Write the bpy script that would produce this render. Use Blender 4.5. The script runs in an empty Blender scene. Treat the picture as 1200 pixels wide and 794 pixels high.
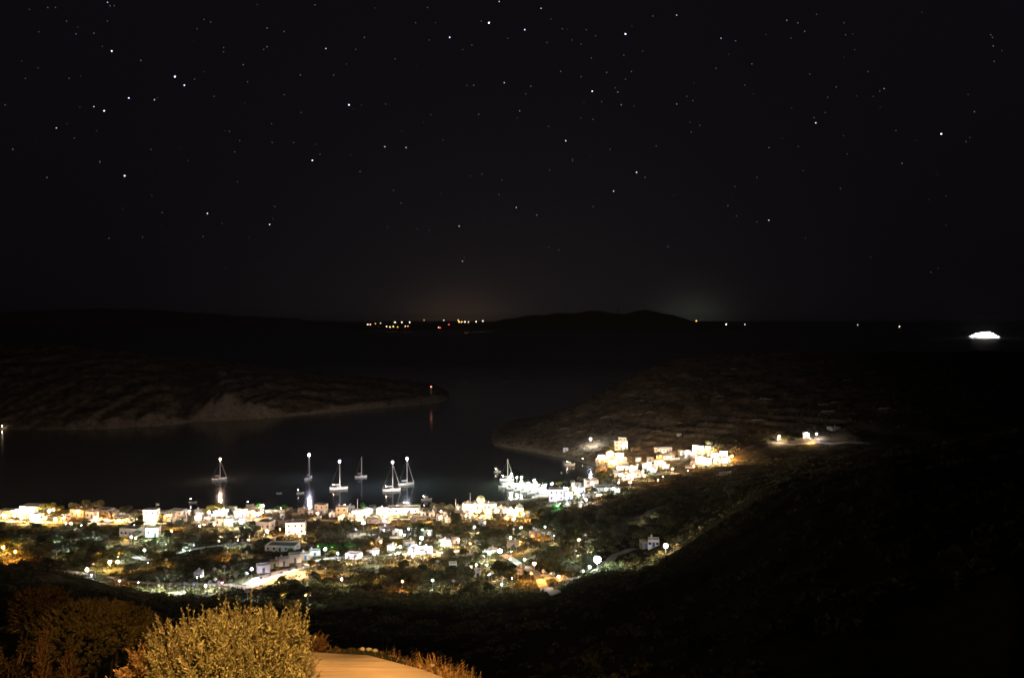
import bpy, math, random
import numpy as np
from mathutils import Vector, Matrix
random.seed(7)
rng = np.random.default_rng(11)
S = bpy.context.scene
COL = S.collection

# ------------------------------------------------------------------ camera, world, exposure
CAM_Z = 115.0
PITCH = math.atan(23.0 / 1000.0)
cam_d = bpy.data.cameras.new('camera')
cam_d.sensor_width = 36.0
cam_d.lens = 30.0
cam_d.clip_start = 0.2
cam_d.clip_end = 120000.0
cam = bpy.data.objects.new('camera', cam_d)
COL.objects.link(cam)
cam.location = (0, 0, CAM_Z)
cam.rotation_euler = (math.pi / 2 - PITCH, 0, 0)
S.camera = cam

world = bpy.data.worlds.new('World')
S.world = world
world.use_nodes = True
wn, wl = world.node_tree.nodes, world.node_tree.links
wn.clear()
w_out = wn.new('ShaderNodeOutputWorld')
w_bg = wn.new('ShaderNodeBackground')
w_tc = wn.new('ShaderNodeTexCoord')
w_sep = wn.new('ShaderNodeSeparateXYZ')
wl.new(w_tc.outputs['Generated'], w_sep.inputs[0])


def wmath(op, a, b=None, clamp=False):
    n = wn.new('ShaderNodeMath')
    n.operation = op
    n.use_clamp = clamp
    for i, v in enumerate((a, b)):
        if v is None:
            continue
        if isinstance(v, (int, float)):
            n.inputs[i].default_value = v
        else:
            wl.new(v, n.inputs[i])
    return n.outputs[0]


def wglow(az_px, el, power, sharp_el):
    """skyglow of a town below the horizon: a lobe round one bearing, fading with height"""
    d = Vector(((az_px - 600) / 1000.0, 1.0, 0)).normalized()
    dot = wmath('ADD', wmath('MULTIPLY', w_sep.outputs[0], d.x), wmath('MULTIPLY', w_sep.outputs[1], d.y))
    lobe = wmath('POWER', wmath('MAXIMUM', dot, 0.0), power)
    up = wmath('EXPONENT', wmath('MULTIPLY', wmath('ABSOLUTE', w_sep.outputs[2]), -sharp_el))
    return wmath('MULTIPLY', wmath('MULTIPLY', lobe, up), el)


def wcol(fac, col):
    n = wn.new('ShaderNodeVectorMath')
    n.operation = 'SCALE'
    n.inputs[0].default_value = col
    wl.new(fac, n.inputs['Scale'])
    return n.outputs[0]


def wadd(a, b):
    n = wn.new('ShaderNodeVectorMath')
    n.operation = 'ADD'
    wl.new(a, n.inputs[0])
    wl.new(b, n.inputs[1])
    return n.outputs[0]


one = wmath('ADD', wmath('MULTIPLY', w_sep.outputs[2], 0.0), 1.0)
dim = wmath('SUBTRACT', 1.0, wmath('MULTIPLY', wmath('EXPONENT', wmath('MULTIPLY', wmath('ABSOLUTE', w_sep.outputs[2]), -7.0)), .62))   # the air dims the sky towards the horizon
SKY = wcol(dim, (0.0041, 0.0032, 0.0047))
SKY = wadd(SKY, wcol(wglow(600, 1.0, 22, 5.5), (0.0074, 0.0061, 0.0064)))
SKY = wadd(SKY, wcol(wglow(540, 1.0, 500, 32.0), (0.026, 0.0155, 0.0075)))
SKY = wadd(SKY, wcol(wglow(812, 1.0, 1500, 30.0), (0.020, 0.024, 0.016)))
wl.new(SKY, w_bg.inputs['Color'])
w_bg.inputs['Strength'].default_value = 1.0
wl.new(w_bg.outputs[0], w_out.inputs['Surface'])

S.view_settings.view_transform = 'Standard'
S.view_settings.look = 'None'
S.view_settings.exposure = 0.0
S.view_settings.gamma = 1.0
S.cycles.max_bounces = 4
S.cycles.diffuse_bounces = 2
S.cycles.glossy_bounces = 3
S.cycles.transmission_bounces = 2
S.cycles.transparent_max_bounces = 4
S.cycles.sample_clamp_indirect = 3.0
S.cycles.sample_clamp_direct = 0.0
S.cycles.use_light_tree = True
S.cycles.caustics_reflective = False
S.cycles.caustics_refractive = False
S.cycles.use_denoising = True
S.cycles.pixel_filter_type = 'BLACKMAN_HARRIS'
S.cycles.filter_width = 1.7

# ------------------------------------------------------------------ helpers: materials
def nmat(name):
    m = bpy.data.materials.new(name)
    m.use_nodes = True
    nt = m.node_tree
    nt.nodes.clear()
    out = nt.nodes.new('ShaderNodeOutputMaterial')
    return m, nt, out


def bsdf_mat(name, col, rough=0.8, col2=None, scale=1.0, metallic=0.0, spec=0.3, detail=4, bump=0.0):
    m, nt, out = nmat(name)
    b = nt.nodes.new('ShaderNodeBsdfPrincipled')
    b.inputs['Roughness'].default_value = rough
    b.inputs['Metallic'].default_value = metallic
    b.inputs['Specular IOR Level'].default_value = spec
    if col2 is None:
        col2 = tuple(c * 0.75 for c in col)
    tc = nt.nodes.new('ShaderNodeTexCoord')
    no = nt.nodes.new('ShaderNodeTexNoise')
    no.inputs['Scale'].default_value = scale
    no.inputs['Detail'].default_value = detail
    nt.links.new(tc.outputs['Object'], no.inputs['Vector'])
    cr = nt.nodes.new('ShaderNodeValToRGB')
    cr.color_ramp.elements[0].position = 0.35
    cr.color_ramp.elements[1].position = 0.65
    cr.color_ramp.elements[0].color = (*col, 1)
    cr.color_ramp.elements[1].color = (*col2, 1)
    nt.links.new(no.outputs['Fac'], cr.inputs[0])
    nt.links.new(cr.outputs[0], b.inputs['Base Color'])
    if bump:
        bp = nt.nodes.new('ShaderNodeBump')
        bp.inputs['Strength'].default_value = bump
        bp.inputs['Distance'].default_value = 0.05
        nt.links.new(no.outputs['Fac'], bp.inputs['Height'])
        nt.links.new(bp.outputs[0], b.inputs['Normal'])
    nt.links.new(b.outputs[0], out.inputs[0])
    return m


def leaf_mat(name, c1, c2, trans=0.35, per_object=True, scale=1.2):
    m, nt, out = nmat(name)
    tc = nt.nodes.new('ShaderNodeTexCoord')
    no = nt.nodes.new('ShaderNodeTexNoise')
    no.inputs['Scale'].default_value = scale
    no.inputs['Detail'].default_value = 3
    nt.links.new(tc.outputs['Object'], no.inputs['Vector'])
    cr = nt.nodes.new('ShaderNodeValToRGB')
    cr.color_ramp.elements[0].position = 0.3
    cr.color_ramp.elements[1].position = 0.7
    cr.color_ramp.elements[0].color = (*c1, 1)
    cr.color_ramp.elements[1].color = (*c2, 1)
    nt.links.new(no.outputs['Fac'], cr.inputs[0])
    col = cr.outputs[0]
    if not per_object:          # every leaf its own tone
        gi = nt.nodes.new('ShaderNodeNewGeometry')
        hs = nt.nodes.new('ShaderNodeHueSaturation')
        mr = nt.nodes.new('ShaderNodeMapRange')
        mr.inputs['To Min'].default_value = .45
        mr.inputs['To Max'].default_value = 1.55
        nt.links.new(gi.outputs['Random Per Island'], mr.inputs['Value'])
        nt.links.new(mr.outputs[0], hs.inputs['Value'])
        nt.links.new(col, hs.inputs['Color'])
        col = hs.outputs[0]
    if per_object:
        oi = nt.nodes.new('ShaderNodeObjectInfo')
        hs = nt.nodes.new('ShaderNodeHueSaturation')
        mr = nt.nodes.new('ShaderNodeMapRange')
        mr.inputs['To Min'].default_value = 0.6
        mr.inputs['To Max'].default_value = 1.45
        nt.links.new(oi.outputs['Random'], mr.inputs['Value'])
        nt.links.new(mr.outputs[0], hs.inputs['Value'])
        nt.links.new(col, hs.inputs['Color'])
        col = hs.outputs[0]
    d = nt.nodes.new('ShaderNodeBsdfDiffuse')
    t = nt.nodes.new('ShaderNodeBsdfTranslucent')
    mx = nt.nodes.new('ShaderNodeMixShader')
    mx.inputs[0].default_value = trans
    nt.links.new(col, d.inputs[0])
    nt.links.new(col, t.inputs[0])
    nt.links.new(d.outputs[0], mx.inputs[1])
    nt.links.new(t.outputs[0], mx.inputs[2])
    nt.links.new(mx.outputs[0], out.inputs[0])
    return m


def emit_mat(name, col, strength, sample=True):
    m, nt, out = nmat(name)
    e = nt.nodes.new('ShaderNodeEmission')
    e.inputs[0].default_value = (*col, 1)
    e.inputs[1].default_value = strength
    nt.links.new(e.outputs[0], out.inputs[0])
    m.cycles.emission_sampling = 'FRONT' if sample else 'NONE'
    return m


_ecache = {}
LC = {'W': (1, .80, .56), 'B': (.72, .84, 1), 'V': (.80, .74, 1), 'O': (1, .38, .07), 'Y': (1, .56, .15),
      'P': (1, .64, .44), 'G': (.10, 1, .35), 'R': (1, .05, .10), 'C': (.74, 1, .98), 'Q': (.95, 1, .82)}


def lamp_mat(key, strength):
    strength = float(f'{strength:.2g}')
    k = (key, strength)
    if k not in _ecache:
        _ecache[k] = emit_mat('lamp_glow', LC[key], strength)
    return _ecache[k]


M = {}
M['white'] = bsdf_mat('limewash', (.78, .76, .72), .85, (.70, .67, .62), .6)
M['tan'] = bsdf_mat('ochre_render', (.55, .45, .33), .9, (.48, .39, .28), .7)
M['stone'] = bsdf_mat('rubble_stone', (.33, .29, .23), .95, (.20, .17, .13), 2.2, bump=.4)
M['dark_stone'] = bsdf_mat('lichen_stone', (.17, .14, .105), .95, (.09, .08, .055), .8)
M['roof'] = bsdf_mat('roof_screed', (.52, .49, .45), .9, (.40, .37, .33), .5)
M['tile'] = bsdf_mat('clay_tile', (.34, .14, .08), .85, (.25, .10, .06), 2)
M['glass'] = bsdf_mat('window_glass', (.03, .035, .04), .12, (.02, .02, .03), 1, spec=.5)
M['blue'] = bsdf_mat('blue_paint', (.05, .14, .38), .5, (.04, .11, .30), 2)
M['green'] = bsdf_mat('green_paint', (.06, .18, .11), .5, (.05, .14, .09), 2)
M['brown'] = bsdf_mat('brown_wood', (.16, .08, .04), .7, (.11, .055, .03), 3)
M['metal'] = bsdf_mat('grey_metal', (.35, .35, .36), .45, (.28, .28, .29), 2, metallic=.6)
M['alloy'] = bsdf_mat('mast_alloy', (.70, .69, .66), .5, (.62, .61, .58), 2)
M['concrete'] = bsdf_mat('concrete', (.36, .34, .31), .9, (.26, .245, .22), .8)
M['lane'] = bsdf_mat('pale_lane', (.34, .30, .25), .95, (.22, .19, .15), .35)
M['hull'] = bsdf_mat('hull_gelcoat', (.80, .79, .77), .3, (.76, .75, .73), .5, spec=.5)
M['navy'] = bsdf_mat('navy_paint', (.03, .04, .09), .4, (.025, .03, .07), 1)
M['canvas'] = bsdf_mat('sail_canvas', (.62, .60, .56), .85, (.52, .50, .46), 2)
M['red'] = bsdf_mat('red_paint', (.42, .05, .04), .5, (.34, .04, .03), 2)
M['rubber'] = bsdf_mat('rubber', (.02, .02, .02), .8, (.015, .015, .015), 2)
M['bark'] = bsdf_mat('bark', (.12, .085, .055), .95, (.07, .05, .035), 3)
M['shaded_bark'] = bsdf_mat('shaded_bark', (.022, .015, .010), .95, (.012, .008, .006), 3)  # bark copy with the shade under the bank shrubs painted in
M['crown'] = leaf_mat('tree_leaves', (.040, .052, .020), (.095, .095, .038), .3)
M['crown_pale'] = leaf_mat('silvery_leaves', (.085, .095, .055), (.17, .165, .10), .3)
M['crown_lit_green'] = leaf_mat('lamplit_green_leaves', (.035, .12, .022), (.09, .22, .04), .4)  # greener leaf copy, the glow of nearby lamps put into its colour
M['crown_lit'] = leaf_mat('lamplit_yellow_leaves', (.12, .12, .025), (.24, .20, .05), .4)  # lighter, yellower leaf copy with the lamplight painted in
M['bush'] = leaf_mat('shrub_leaves', (.15, .15, .060), (.30, .28, .14), .28, False, 5.0)
M['twig'] = bsdf_mat('twigs', (.17, .11, .06), .9, (.12, .075, .04), 20)
M['dry'] = leaf_mat('dry_grass', (.26, .15, .05), (.42, .28, .12), .3, False, 6.0)
M['brush'] = leaf_mat('dim_brush', (.026, .019, .008), (.062, .042, .017), .25, False, 1.5)
M['brush_green'] = leaf_mat('dim_green_brush', (.05, .044, .016), (.13, .105, .040), .25, False, 1.5)
M['rust'] = leaf_mat('rusty_brush', (.07, .04, .014), (.13, .075, .028), .25, False, 1.5)
M['shrubbery'] = leaf_mat('shrubbery_leaves', (.040, .046, .018), (.120, .108, .045), .3, False, .25)
M['scrub'] = leaf_mat('hill_scrub', (.055, .055, .026), (.14, .12, .065), .2, False, .05)
M['window_lit'] = emit_mat('lit_window', (1, .70, .38), 2.2, False)

# ------------------------------------------------------------------ helpers: geometry
def raw_mesh(name, verts, faces, mat=None, smooth=False):
    me = bpy.data.meshes.new(name)
    me.from_pydata([tuple(v) for v in verts], [], faces)
    if mat is not None:
        me.materials.append(mat)
    if smooth:
        me.polygons.foreach_set('use_smooth', [True] * len(me.polygons))
    me.update()
    return me


def np_mesh(name, V, F, mat, smooth=False):
    """V (n,3), F (m,k) arrays"""
    V = np.asarray(V, dtype=np.float32)
    F = np.asarray(F, dtype=np.int32)
    k = F.shape[1]
    me = bpy.data.meshes.new(name)
    me.vertices.add(len(V))
    me.vertices.foreach_set('co', V.ravel())
    me.loops.add(F.size)
    me.loops.foreach_set('vertex_index', F.ravel())
    me.polygons.add(len(F))
    me.polygons.foreach_set('loop_start', np.arange(0, F.size, k, dtype=np.int32))
    me.polygons.foreach_set('loop_total', np.full(len(F), k, dtype=np.int32))
    if smooth:
        me.polygons.foreach_set('use_smooth', np.ones(len(F), dtype=bool))
    me.materials.append(mat)
    me.update(calc_edges=True)
    me.validate()
    return me


class MB:
    """collects shapes into one mesh"""
    def __init__(self):
        self.v, self.f = [], []

    def box(self, x0, x1, y0, y1, z0, z1):
        n = len(self.v)
        self.v += [(x0, y0, z0), (x1, y0, z0), (x1, y1, z0), (x0, y1, z0), (x0, y0, z1), (x1, y0, z1), (x1, y1, z1), (x0, y1, z1)]
        self.f += [tuple(n + i for i in q) for q in ((0, 3, 2, 1), (4, 5, 6, 7), (0, 1, 5, 4), (1, 2, 6, 5), (2, 3, 7, 6), (3, 0, 4, 7))]
        return self

    def tube(self, p, q, r0, r1=None, n=6, cap=True):
        r1 = r0 if r1 is None else r1
        p, q = Vector(p), Vector(q)
        d = (q - p).normalized()
        a = d.orthogonal().normalized()
        b = d.cross(a)
        k = len(self.v)
        for c, r in ((p, r0), (q, r1)):
            for i in range(n):
                t = 2 * math.pi * i / n
                self.v.append(tuple(c + a * (r * math.cos(t)) + b * (r * math.sin(t))))
        for i in range(n):
            j = (i + 1) % n
            self.f.append((k + i, k + j, k + n + j, k + n + i))
        if cap:
            self.f.append(tuple(k + i for i in reversed(range(n))))
            self.f.append(tuple(k + n + i for i in range(n)))
        return self

    def lathe(self, prof, n=12, c=(0, 0, 0)):
        k = len(self.v)
        for r, z in prof:
            for i in range(n):
                t = 2 * math.pi * i / n
                self.v.append((c[0] + r * math.cos(t), c[1] + r * math.sin(t), c[2] + z))
        for j in range(len(prof) - 1):
            for i in range(n):
                i2 = (i + 1) % n
                self.f.append((k + j * n + i, k + j * n + i2, k + (j + 1) * n + i2, k + (j + 1) * n + i))
        self.f.append(tuple(k + i for i in reversed(range(n))))
        self.f.append(tuple(k + (len(prof) - 1) * n + i for i in range(n)))
        return self

    def loft(self, rings, close=True, caps=True):
        k = len(self.v)
        n = len(rings[0])
        for r in rings:
            self.v += [tuple(p) for p in r]
        for j in range(len(rings) - 1):
            for i in range(n if close else n - 1):
                i2 = (i + 1) % n
                self.f.append((k + j * n + i, k + j * n + i2, k + (j + 1) * n + i2, k + (j + 1) * n + i))
        if caps:
            self.f.append(tuple(k + i for i in reversed(range(n))))
            self.f.append(tuple(k + (len(rings) - 1) * n + i for i in range(n)))
        return self

    def prism(self, pts, z0, z1):
        return self.loft([[(x, y, z0) for x, y in pts], [(x, y, z1) for x, y in pts]])

    def mesh(self, name, mat, smooth=False):
        return raw_mesh(name, self.v, self.f, mat, smooth)


def obj(name, data, parent=None, loc=(0, 0, 0), scale=None, rotz=0.0):
    o = bpy.data.objects.new(name, data)
    COL.objects.link(o)
    if parent is not None:
        o.parent = parent
    o.location = loc
    if scale is not None:
        o.scale = scale
    if rotz:
        o.rotation_euler = (0, 0, rotz)
    return o


def tag(o, label=None, cat=None, group=None, kind=None):
    if label:
        o['label'] = label
    if cat:
        o['category'] = cat
    if group:
        o['group'] = group
    if kind:
        o['kind'] = kind
    return o


def empty(name, loc, rotz=0.0):
    o = obj(name, None, None, loc, None, rotz)
    o.empty_display_size = 0.5
    return o


CP, SP = math.cos(PITCH), math.sin(PITCH)


def ray(u, v):
    yu = -(v - 397.0) / 1000.0
    return ((u - 600.0) / 1000.0, CP + yu * SP, -SP + yu * CP)


def pix(x, y, z):
    z = z - CAM_Z
    dep = y * CP - z * SP
    up = y * SP + z * CP
    return 600 + 1000 * x / dep, 397 - 1000 * up / dep


def at_z(u, v, z=0.0):
    d = ray(u, v)
    t = (z - CAM_Z) / d[2]
    return d[0] * t, d[1] * t


# ------------------------------------------------------------------ terrain functions
U_COL = [-900, -300, 0, 200, 400, 560, 600, 660, 700, 760, 830, 900, 960, 1050, 1200, 2100]
Y_ROW = [10, 16, 30, 60, 100, 160, 200, 230, 260, 300, 350, 400, 450, 500]
NEAR = [
    [109.5, 107, 102, 93, 84, 70, 61, 53, 44, 27, 15, 9, 5, 1.6],
    [109.5, 106.5, 101, 91, 81, 67, 58.5, 51, 41, 25, 14, 9, 5, 1.6],
    [109.5, 106, 100, 90, 79.5, 65, 57, 49, 37, 22, 13, 8.5, 4.8, 1.5],
    [109.5, 106, 100, 89, 77, 59.5, 48.5, 38, 27, 18.5, 12.5, 8, 4.5, 1.4],
    [109.5, 106, 100, 89, 76, 58, 46.5, 36, 27.5, 20, 13.5, 8.5, 5, 1.6],
    [109.5, 106, 100, 89, 76, 58, 47, 37, 29, 22, 16, 11, 6.5, 3],
    [109.5, 106, 100, 89, 77, 59, 48, 39, 31, 25, 18.5, 13, 8, 4],
    [109.5, 106, 100, 90, 78, 61, 50, 42, 35, 29.5, 23, 17, 12, 8],
    [109.5, 106, 101, 91, 80, 63, 54, 46, 40, 34.5, 28, 22.5, 17, 12],
    [109.5, 106, 101, 92, 83, 66, 56, 46.5, 40, 35.6, 30.5, 25, 19, 14],
    [109.5, 106, 102, 94, 86, 72, 64.5, 57.5, 52, 46, 39, 31, 24, 17],
    [109.5, 107, 103, 97, 90, 80, 74, 68.5, 63, 56, 47, 39, 31, 24],
    [109.5, 107, 104, 99, 94, 84, 78, 73, 67, 60, 52, 44, 37, 30],
    [109.5, 107.5, 105, 102, 98, 89, 83, 78, 73, 67, 59, 52, 45, 39],
    [110, 108.5, 107, 104, 101, 93, 88, 84, 80, 74, 67, 60, 53, 47],
    [110, 109.5, 109, 107, 105, 99, 95, 92, 89, 84, 78, 72, 66, 60],
]
# shore (or valley bottom) depth per column and height there
SH_U = [-900, 0, 200, 400, 550, 580, 620, 650, 672, 692, 700, 760, 830, 900, 960, 1050, 1200, 2100]
SH_Y = [512, 512, 512, 514, 519, 533, 545, 562, 588, 608, 640, 650, 620, 605, 600, 600, 600, 600]
SH_Z = [0.6, .6, .6, .6, .6, .6, .6, .6, .6, .6, 2.0, 6, 9, 15, 18, 25, 32, 45]
# right headland: far shore, crest depth, crest height
HD_U = [575, 580, 600, 620, 640, 650, 660, 680, 694, 700, 760, 830, 900, 960, 1050, 1200, 2100]
HD_Y = [790, 772, 757, 740, 722, 713, 705, 684, 668, 660, 650, 620, 605, 600, 600, 600, 600]
HC_U = [575, 585, 600, 620, 650, 680, 700, 730, 760, 800, 830, 900, 1050, 1200, 2100]
HC_Y = [800, 805, 815, 825, 840, 850, 865, 880, 900, 930, 950, 950, 930, 920, 920]
HC_Z = [0.5, 3.5, 7.5, 12, 21, 31, 39, 50, 62, 74, 77, 79, 80, 81, 84]

GU = np.arange(-900, 2101, 4.0)
GY = np.arange(8.0, 1301.0, 2.0)
TAB = np.zeros((len(GU), len(GY)))
_nearcol = np.array([[np.interp(u, U_COL, [row[k] for row in NEAR]) for k in range(len(Y_ROW))] for u in GU])
for _i, _u in enumerate(GU):
    shy, shz = np.interp(_u, SH_U, SH_Y), np.interp(_u, SH_U, SH_Z)
    water = _u < 697
    ys = list(Y_ROW) + [max(shy, 508)]
    zs = list(_nearcol[_i]) + [shz]
    if water:
        ys += [shy + 6, shy + 20]
        zs += [-1.0, -4.0]
    zn = np.interp(GY, ys, zs)
    if _u >= 575:
        hy, cy, cz = np.interp(_u, HD_U, HD_Y), np.interp(_u, HC_U, HC_Y), np.interp(_u, HC_U, HC_Z)
        t = np.clip((GY - hy) / max(cy - hy, 5.0), 0, 1)
        b = 0.0 if water else shz
        cliff = 2.2 * np.clip((GY - hy) / 3.0, 0, 1) if water else 0
        zh = b + np.minimum((cz - b) * t ** 0.92 + cliff, cz)
        fall = np.clip((GY - cy) / 260.0, 0, 1)
        zh = zh - (cz + 4) * (3 * fall ** 2 - 2 * fall ** 3)
        if water:
            zh = np.where(GY < hy, -4.0, zh)
            TAB[_i] = np.maximum(np.where(GY > shy + 20, -4.0, zn), zh)
        else:
            TAB[_i] = np.where(GY < hy, zn, zh)
    else:
        TAB[_i] = np.where(GY > shy + 20, -4.0, zn)


def _smooth(T, n, axis):
    k = np.ones(2 * n + 1) / (2 * n + 1)
    P = np.pad(T, [(n, n) if a == axis else (0, 0) for a in range(2)], mode='edge')
    return np.apply_along_axis(lambda r: np.convolve(r, k, mode='valid'), axis, P)


_land = TAB > -3.9
_sm = _smooth(_smooth(TAB, 3, 1), 2, 0)
_far = GY[None, :] < 500
TAB = np.where(_far, _smooth(_smooth(TAB, 6, 1), 4, 0), _sm * 0.5 + TAB * 0.5)

_ph = rng.uniform(0, 6.28, 64)
_dr = rng.uniform(0, 6.28, 64)


def fbm(X, Y, base, octs=5, seed=0):
    z = np.zeros_like(np.asarray(X, dtype=float))
    amp, f = 1.0, 1.0 / base
    for o in range(octs):
        for k in range(3):
            i = (seed * 7 + o * 3 + k) % 64
            a = _dr[i]
            z = z + amp * np.sin(6.283 * f * (X * math.cos(a) + Y * math.sin(a)) + _ph[i] + 1.7 * np.sin(6.283 * f * .6 * (X * math.sin(a) - Y * math.cos(a)) + _ph[(i + 9) % 64]))
        amp *= .5
        f *= 1.95
    return z / 4.0


def Hs(X, Y):
    """ground height of the near shore, valley and right headland"""
    X = np.asarray(X, dtype=float)
    Y = np.asarray(Y, dtype=float)
    Yc = np.clip(Y, 8.0, 1299.0)
    U = np.clip(600 + 1000 * X / Yc, -899, 2099)
    fi = (U + 900) / 4.0
    i = np.clip(fi.astype(int), 0, len(GU) - 2)
    fu = fi - i
    fj = (Yc - 8.0) / 2.0
    j = np.clip(fj.astype(int), 0, len(GY) - 2)
    fy = fj - j
    z = (TAB[i, j] * (1 - fu) + TAB[i + 1, j] * fu) * (1 - fy) + (TAB[i, j + 1] * (1 - fu) + TAB[i + 1, j + 1] * fu) * fy
    hill = np.clip((z - 3.0) / 18.0, 0, 1)
    nz = fbm(X, Y, 60, 4) * 1.6 * hill * np.clip((Y - 20) / 60.0, 0, 1)
    z = z + nz
    # cultivation terraces on the right headland
    on = np.clip((Y - 640) / 40.0, 0, 1) * np.clip((z - 6) / 6, 0, 1) * (.42 + .25 * fbm(X, Y, 90, 2, 1)).clip(.1, .7)
    st = 3.2
    q = z / st + .35 * fbm(X, Y, 120, 2, 3)
    fr = q - np.floor(q)
    zt = (np.floor(q) + np.clip((fr - .72) / .28, 0, 1) - .35 * fbm(X, Y, 120, 2, 3)) * st
    return z * (1 - on) + zt * on


EDGE = [(-40, -2), (-9.0, 1.0), (-3.9, 6.6), (-3.5, 8.0), (-3.0, 8.95), (-2.3, 9.18), (-1.51, 9.08), (-.84, 8.68), (0.3, 7.6), (2.0, 5.6), (5.0, 3.2), (14, 0)]


def edge_y(x):
    return np.interp(x, [e[0] for e in EDGE], [e[1] for e in EDGE])


def H(X, Y):
    z = Hs(X, Y)
    return z


def hit(u, v, h=0.0, y0=18.0, y1=1290.0):
    """point on the ray through photo pixel (u, v) that stands h metres above the ground (or the sea)"""
    d = ray(u, v)
    ys = np.arange(y0, y1, 0.5)
    t = ys / d[1]
    z = CAM_Z + d[2] * t
    g = np.maximum(H(d[0] * t, ys), 0.0) + h
    k = np.nonzero(z <= g)[0]
    if len(k) == 0:
        i = len(ys) - 1
    else:
        i = k[0]
    return d[0] * t[i], ys[i], z[i]


# ------------------------------------------------------------------ ground, sea, far land
def ground_mat():
    m, nt, out = nmat('island_ground')
    b = nt.nodes.new('ShaderNodeBsdfDiffuse')
    ge = nt.nodes.new('ShaderNodeNewGeometry')

    def noise(scale, detail=6, rough=.6):
        n = nt.nodes.new('ShaderNodeTexNoise')
        n.inputs['Scale'].default_value = scale
        n.inputs['Detail'].default_value = detail
        n.inputs['Roughness'].default_value = rough
        nt.links.new(ge.outputs['Position'], n.inputs['Vector'])
        return n.outputs['Fac']

    def ramp(f, stops):
        r = nt.nodes.new('ShaderNodeValToRGB')
        while len(r.color_ramp.elements) < len(stops):
            r.color_ramp.elements.new(.5)
        for e, (p, c) in zip(r.color_ramp.elements, stops):
            e.position = p
            e.color = (*c, 1)
        nt.links.new(f, r.inputs[0])
        return r.outputs[0]

    def mix(f, a, c):
        x = nt.nodes.new('ShaderNodeMix')
        x.data_type = 'RGBA'
        nt.links.new(f, x.inputs[0])
        nt.links.new(a, x.inputs[6])
        nt.links.new(c, x.inputs[7])
        return x.outputs[2]

    soil = ramp(noise(.08), [(.35, (.16, .12, .075)), (.52, (.24, .19, .125)), (.68, (.33, .29, .22))])
    veg = ramp(noise(.5), [(.35, (.035, .040, .018)), (.65, (.085, .080, .036))])
    fv = ramp(noise(.16, 8, .7), [(.36, (0, 0, 0)), (.50, (1, 1, 1))])
    col = mix(fv, soil, veg)
    rock = ramp(noise(.35, 8, .7), [(.3, (.16, .12, .09)), (.5, (.32, .26, .19)), (.7, (.45, .38, .29))])
    # dry headland tones, lightened to stand in for lamplight; the valley is overgrown
    dry_s = ramp(noise(.06), [(.35, (.29, .18, .10)), (.52, (.39, .27, .165)), (.68, (.50, .38, .26))])
    dry_v = ramp(noise(.4), [(.35, (.075, .060, .030)), (.65, (.17, .13, .070))])
    dcol = mix(ramp(noise(.11, 9, .72), [(.40, (0, 0, 0)), (.58, (1, 1, 1))]), dry_s, dry_v)
    # dark scrub tone painted over the near slope, standing in for missing light
    unlit_near = nt.nodes.new('ShaderNodeMapRange')
    unlit_near.inputs['From Min'].default_value = 300
    unlit_near.inputs['From Max'].default_value = 240
    tone_pos = nt.nodes.new('ShaderNodeSeparateXYZ')
    nt.links.new(ge.outputs['Position'], tone_pos.inputs[0])
    near_axis = nt.nodes.new('ShaderNodeMath')           # y - 1.15 x : the slope climbs to the right
    near_axis.operation = 'MULTIPLY_ADD'
    near_axis.inputs[1].default_value = -1.35
    nt.links.new(tone_pos.outputs[0], near_axis.inputs[0])
    nt.links.new(tone_pos.outputs[1], near_axis.inputs[2])
    nt.links.new(near_axis.outputs[0], unlit_near.inputs['Value'])
    unlit_tone = ramp(noise(.3), [(.35, (.018, .020, .010)), (.65, (.040, .038, .018))])
    dp = nt.nodes.new('ShaderNodeSeparateXYZ')
    nt.links.new(ge.outputs['Position'], dp.inputs[0])
    dz = nt.nodes.new('ShaderNodeMapRange')
    dz.inputs['From Min'].default_value = 610
    dz.inputs['From Max'].default_value = 690
    nt.links.new(dp.outputs[1], dz.inputs['Value'])
    col = mix(dz.outputs[0], col, dcol)
    sx = nt.nodes.new('ShaderNodeSeparateXYZ')
    nt.links.new(ge.outputs['True Normal'], sx.inputs[0])
    steep = nt.nodes.new('ShaderNodeMapRange')
    steep.inputs['From Min'].default_value = .86
    steep.inputs['From Max'].default_value = .68
    nt.links.new(sx.outputs[2], steep.inputs['Value'])
    col = mix(steep.outputs[0], col, rock)
    # bare wave-washed rock just above the water line
    sp = nt.nodes.new('ShaderNodeSeparateXYZ')
    nt.links.new(ge.outputs['Position'], sp.inputs[0])
    ad = nt.nodes.new('ShaderNodeMath')
    ad.operation = 'MULTIPLY_ADD'
    ad.inputs[1].default_value = 3.0
    nt.links.new(noise(.2), ad.inputs[0])
    nt.links.new(sp.outputs[2], ad.inputs[2])
    low = nt.nodes.new('ShaderNodeMapRange')
    low.inputs['From Min'].default_value = 5.0
    low.inputs['From Max'].default_value = 3.0
    nt.links.new(ad.outputs[0], low.inputs['Value'])
    col = mix(low.outputs[0], col, rock)
    m2 = nt.nodes.new('ShaderNodeMath')            # painted dark tone also stands in for the unlit far headland shoulder
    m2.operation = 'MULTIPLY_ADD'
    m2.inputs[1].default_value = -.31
    nt.links.new(tone_pos.outputs[1], m2.inputs[0])
    nt.links.new(tone_pos.outputs[0], m2.inputs[2])
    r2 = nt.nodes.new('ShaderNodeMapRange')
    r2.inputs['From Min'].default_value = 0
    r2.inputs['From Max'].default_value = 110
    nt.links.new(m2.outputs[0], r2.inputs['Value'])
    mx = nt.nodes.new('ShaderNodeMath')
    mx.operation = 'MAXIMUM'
    nt.links.new(unlit_near.outputs[0], mx.inputs[0])
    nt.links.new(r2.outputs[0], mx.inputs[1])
    col = mix(mx.outputs[0], col, unlit_tone)
    nt.links.new(col, b.inputs[0])
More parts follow.
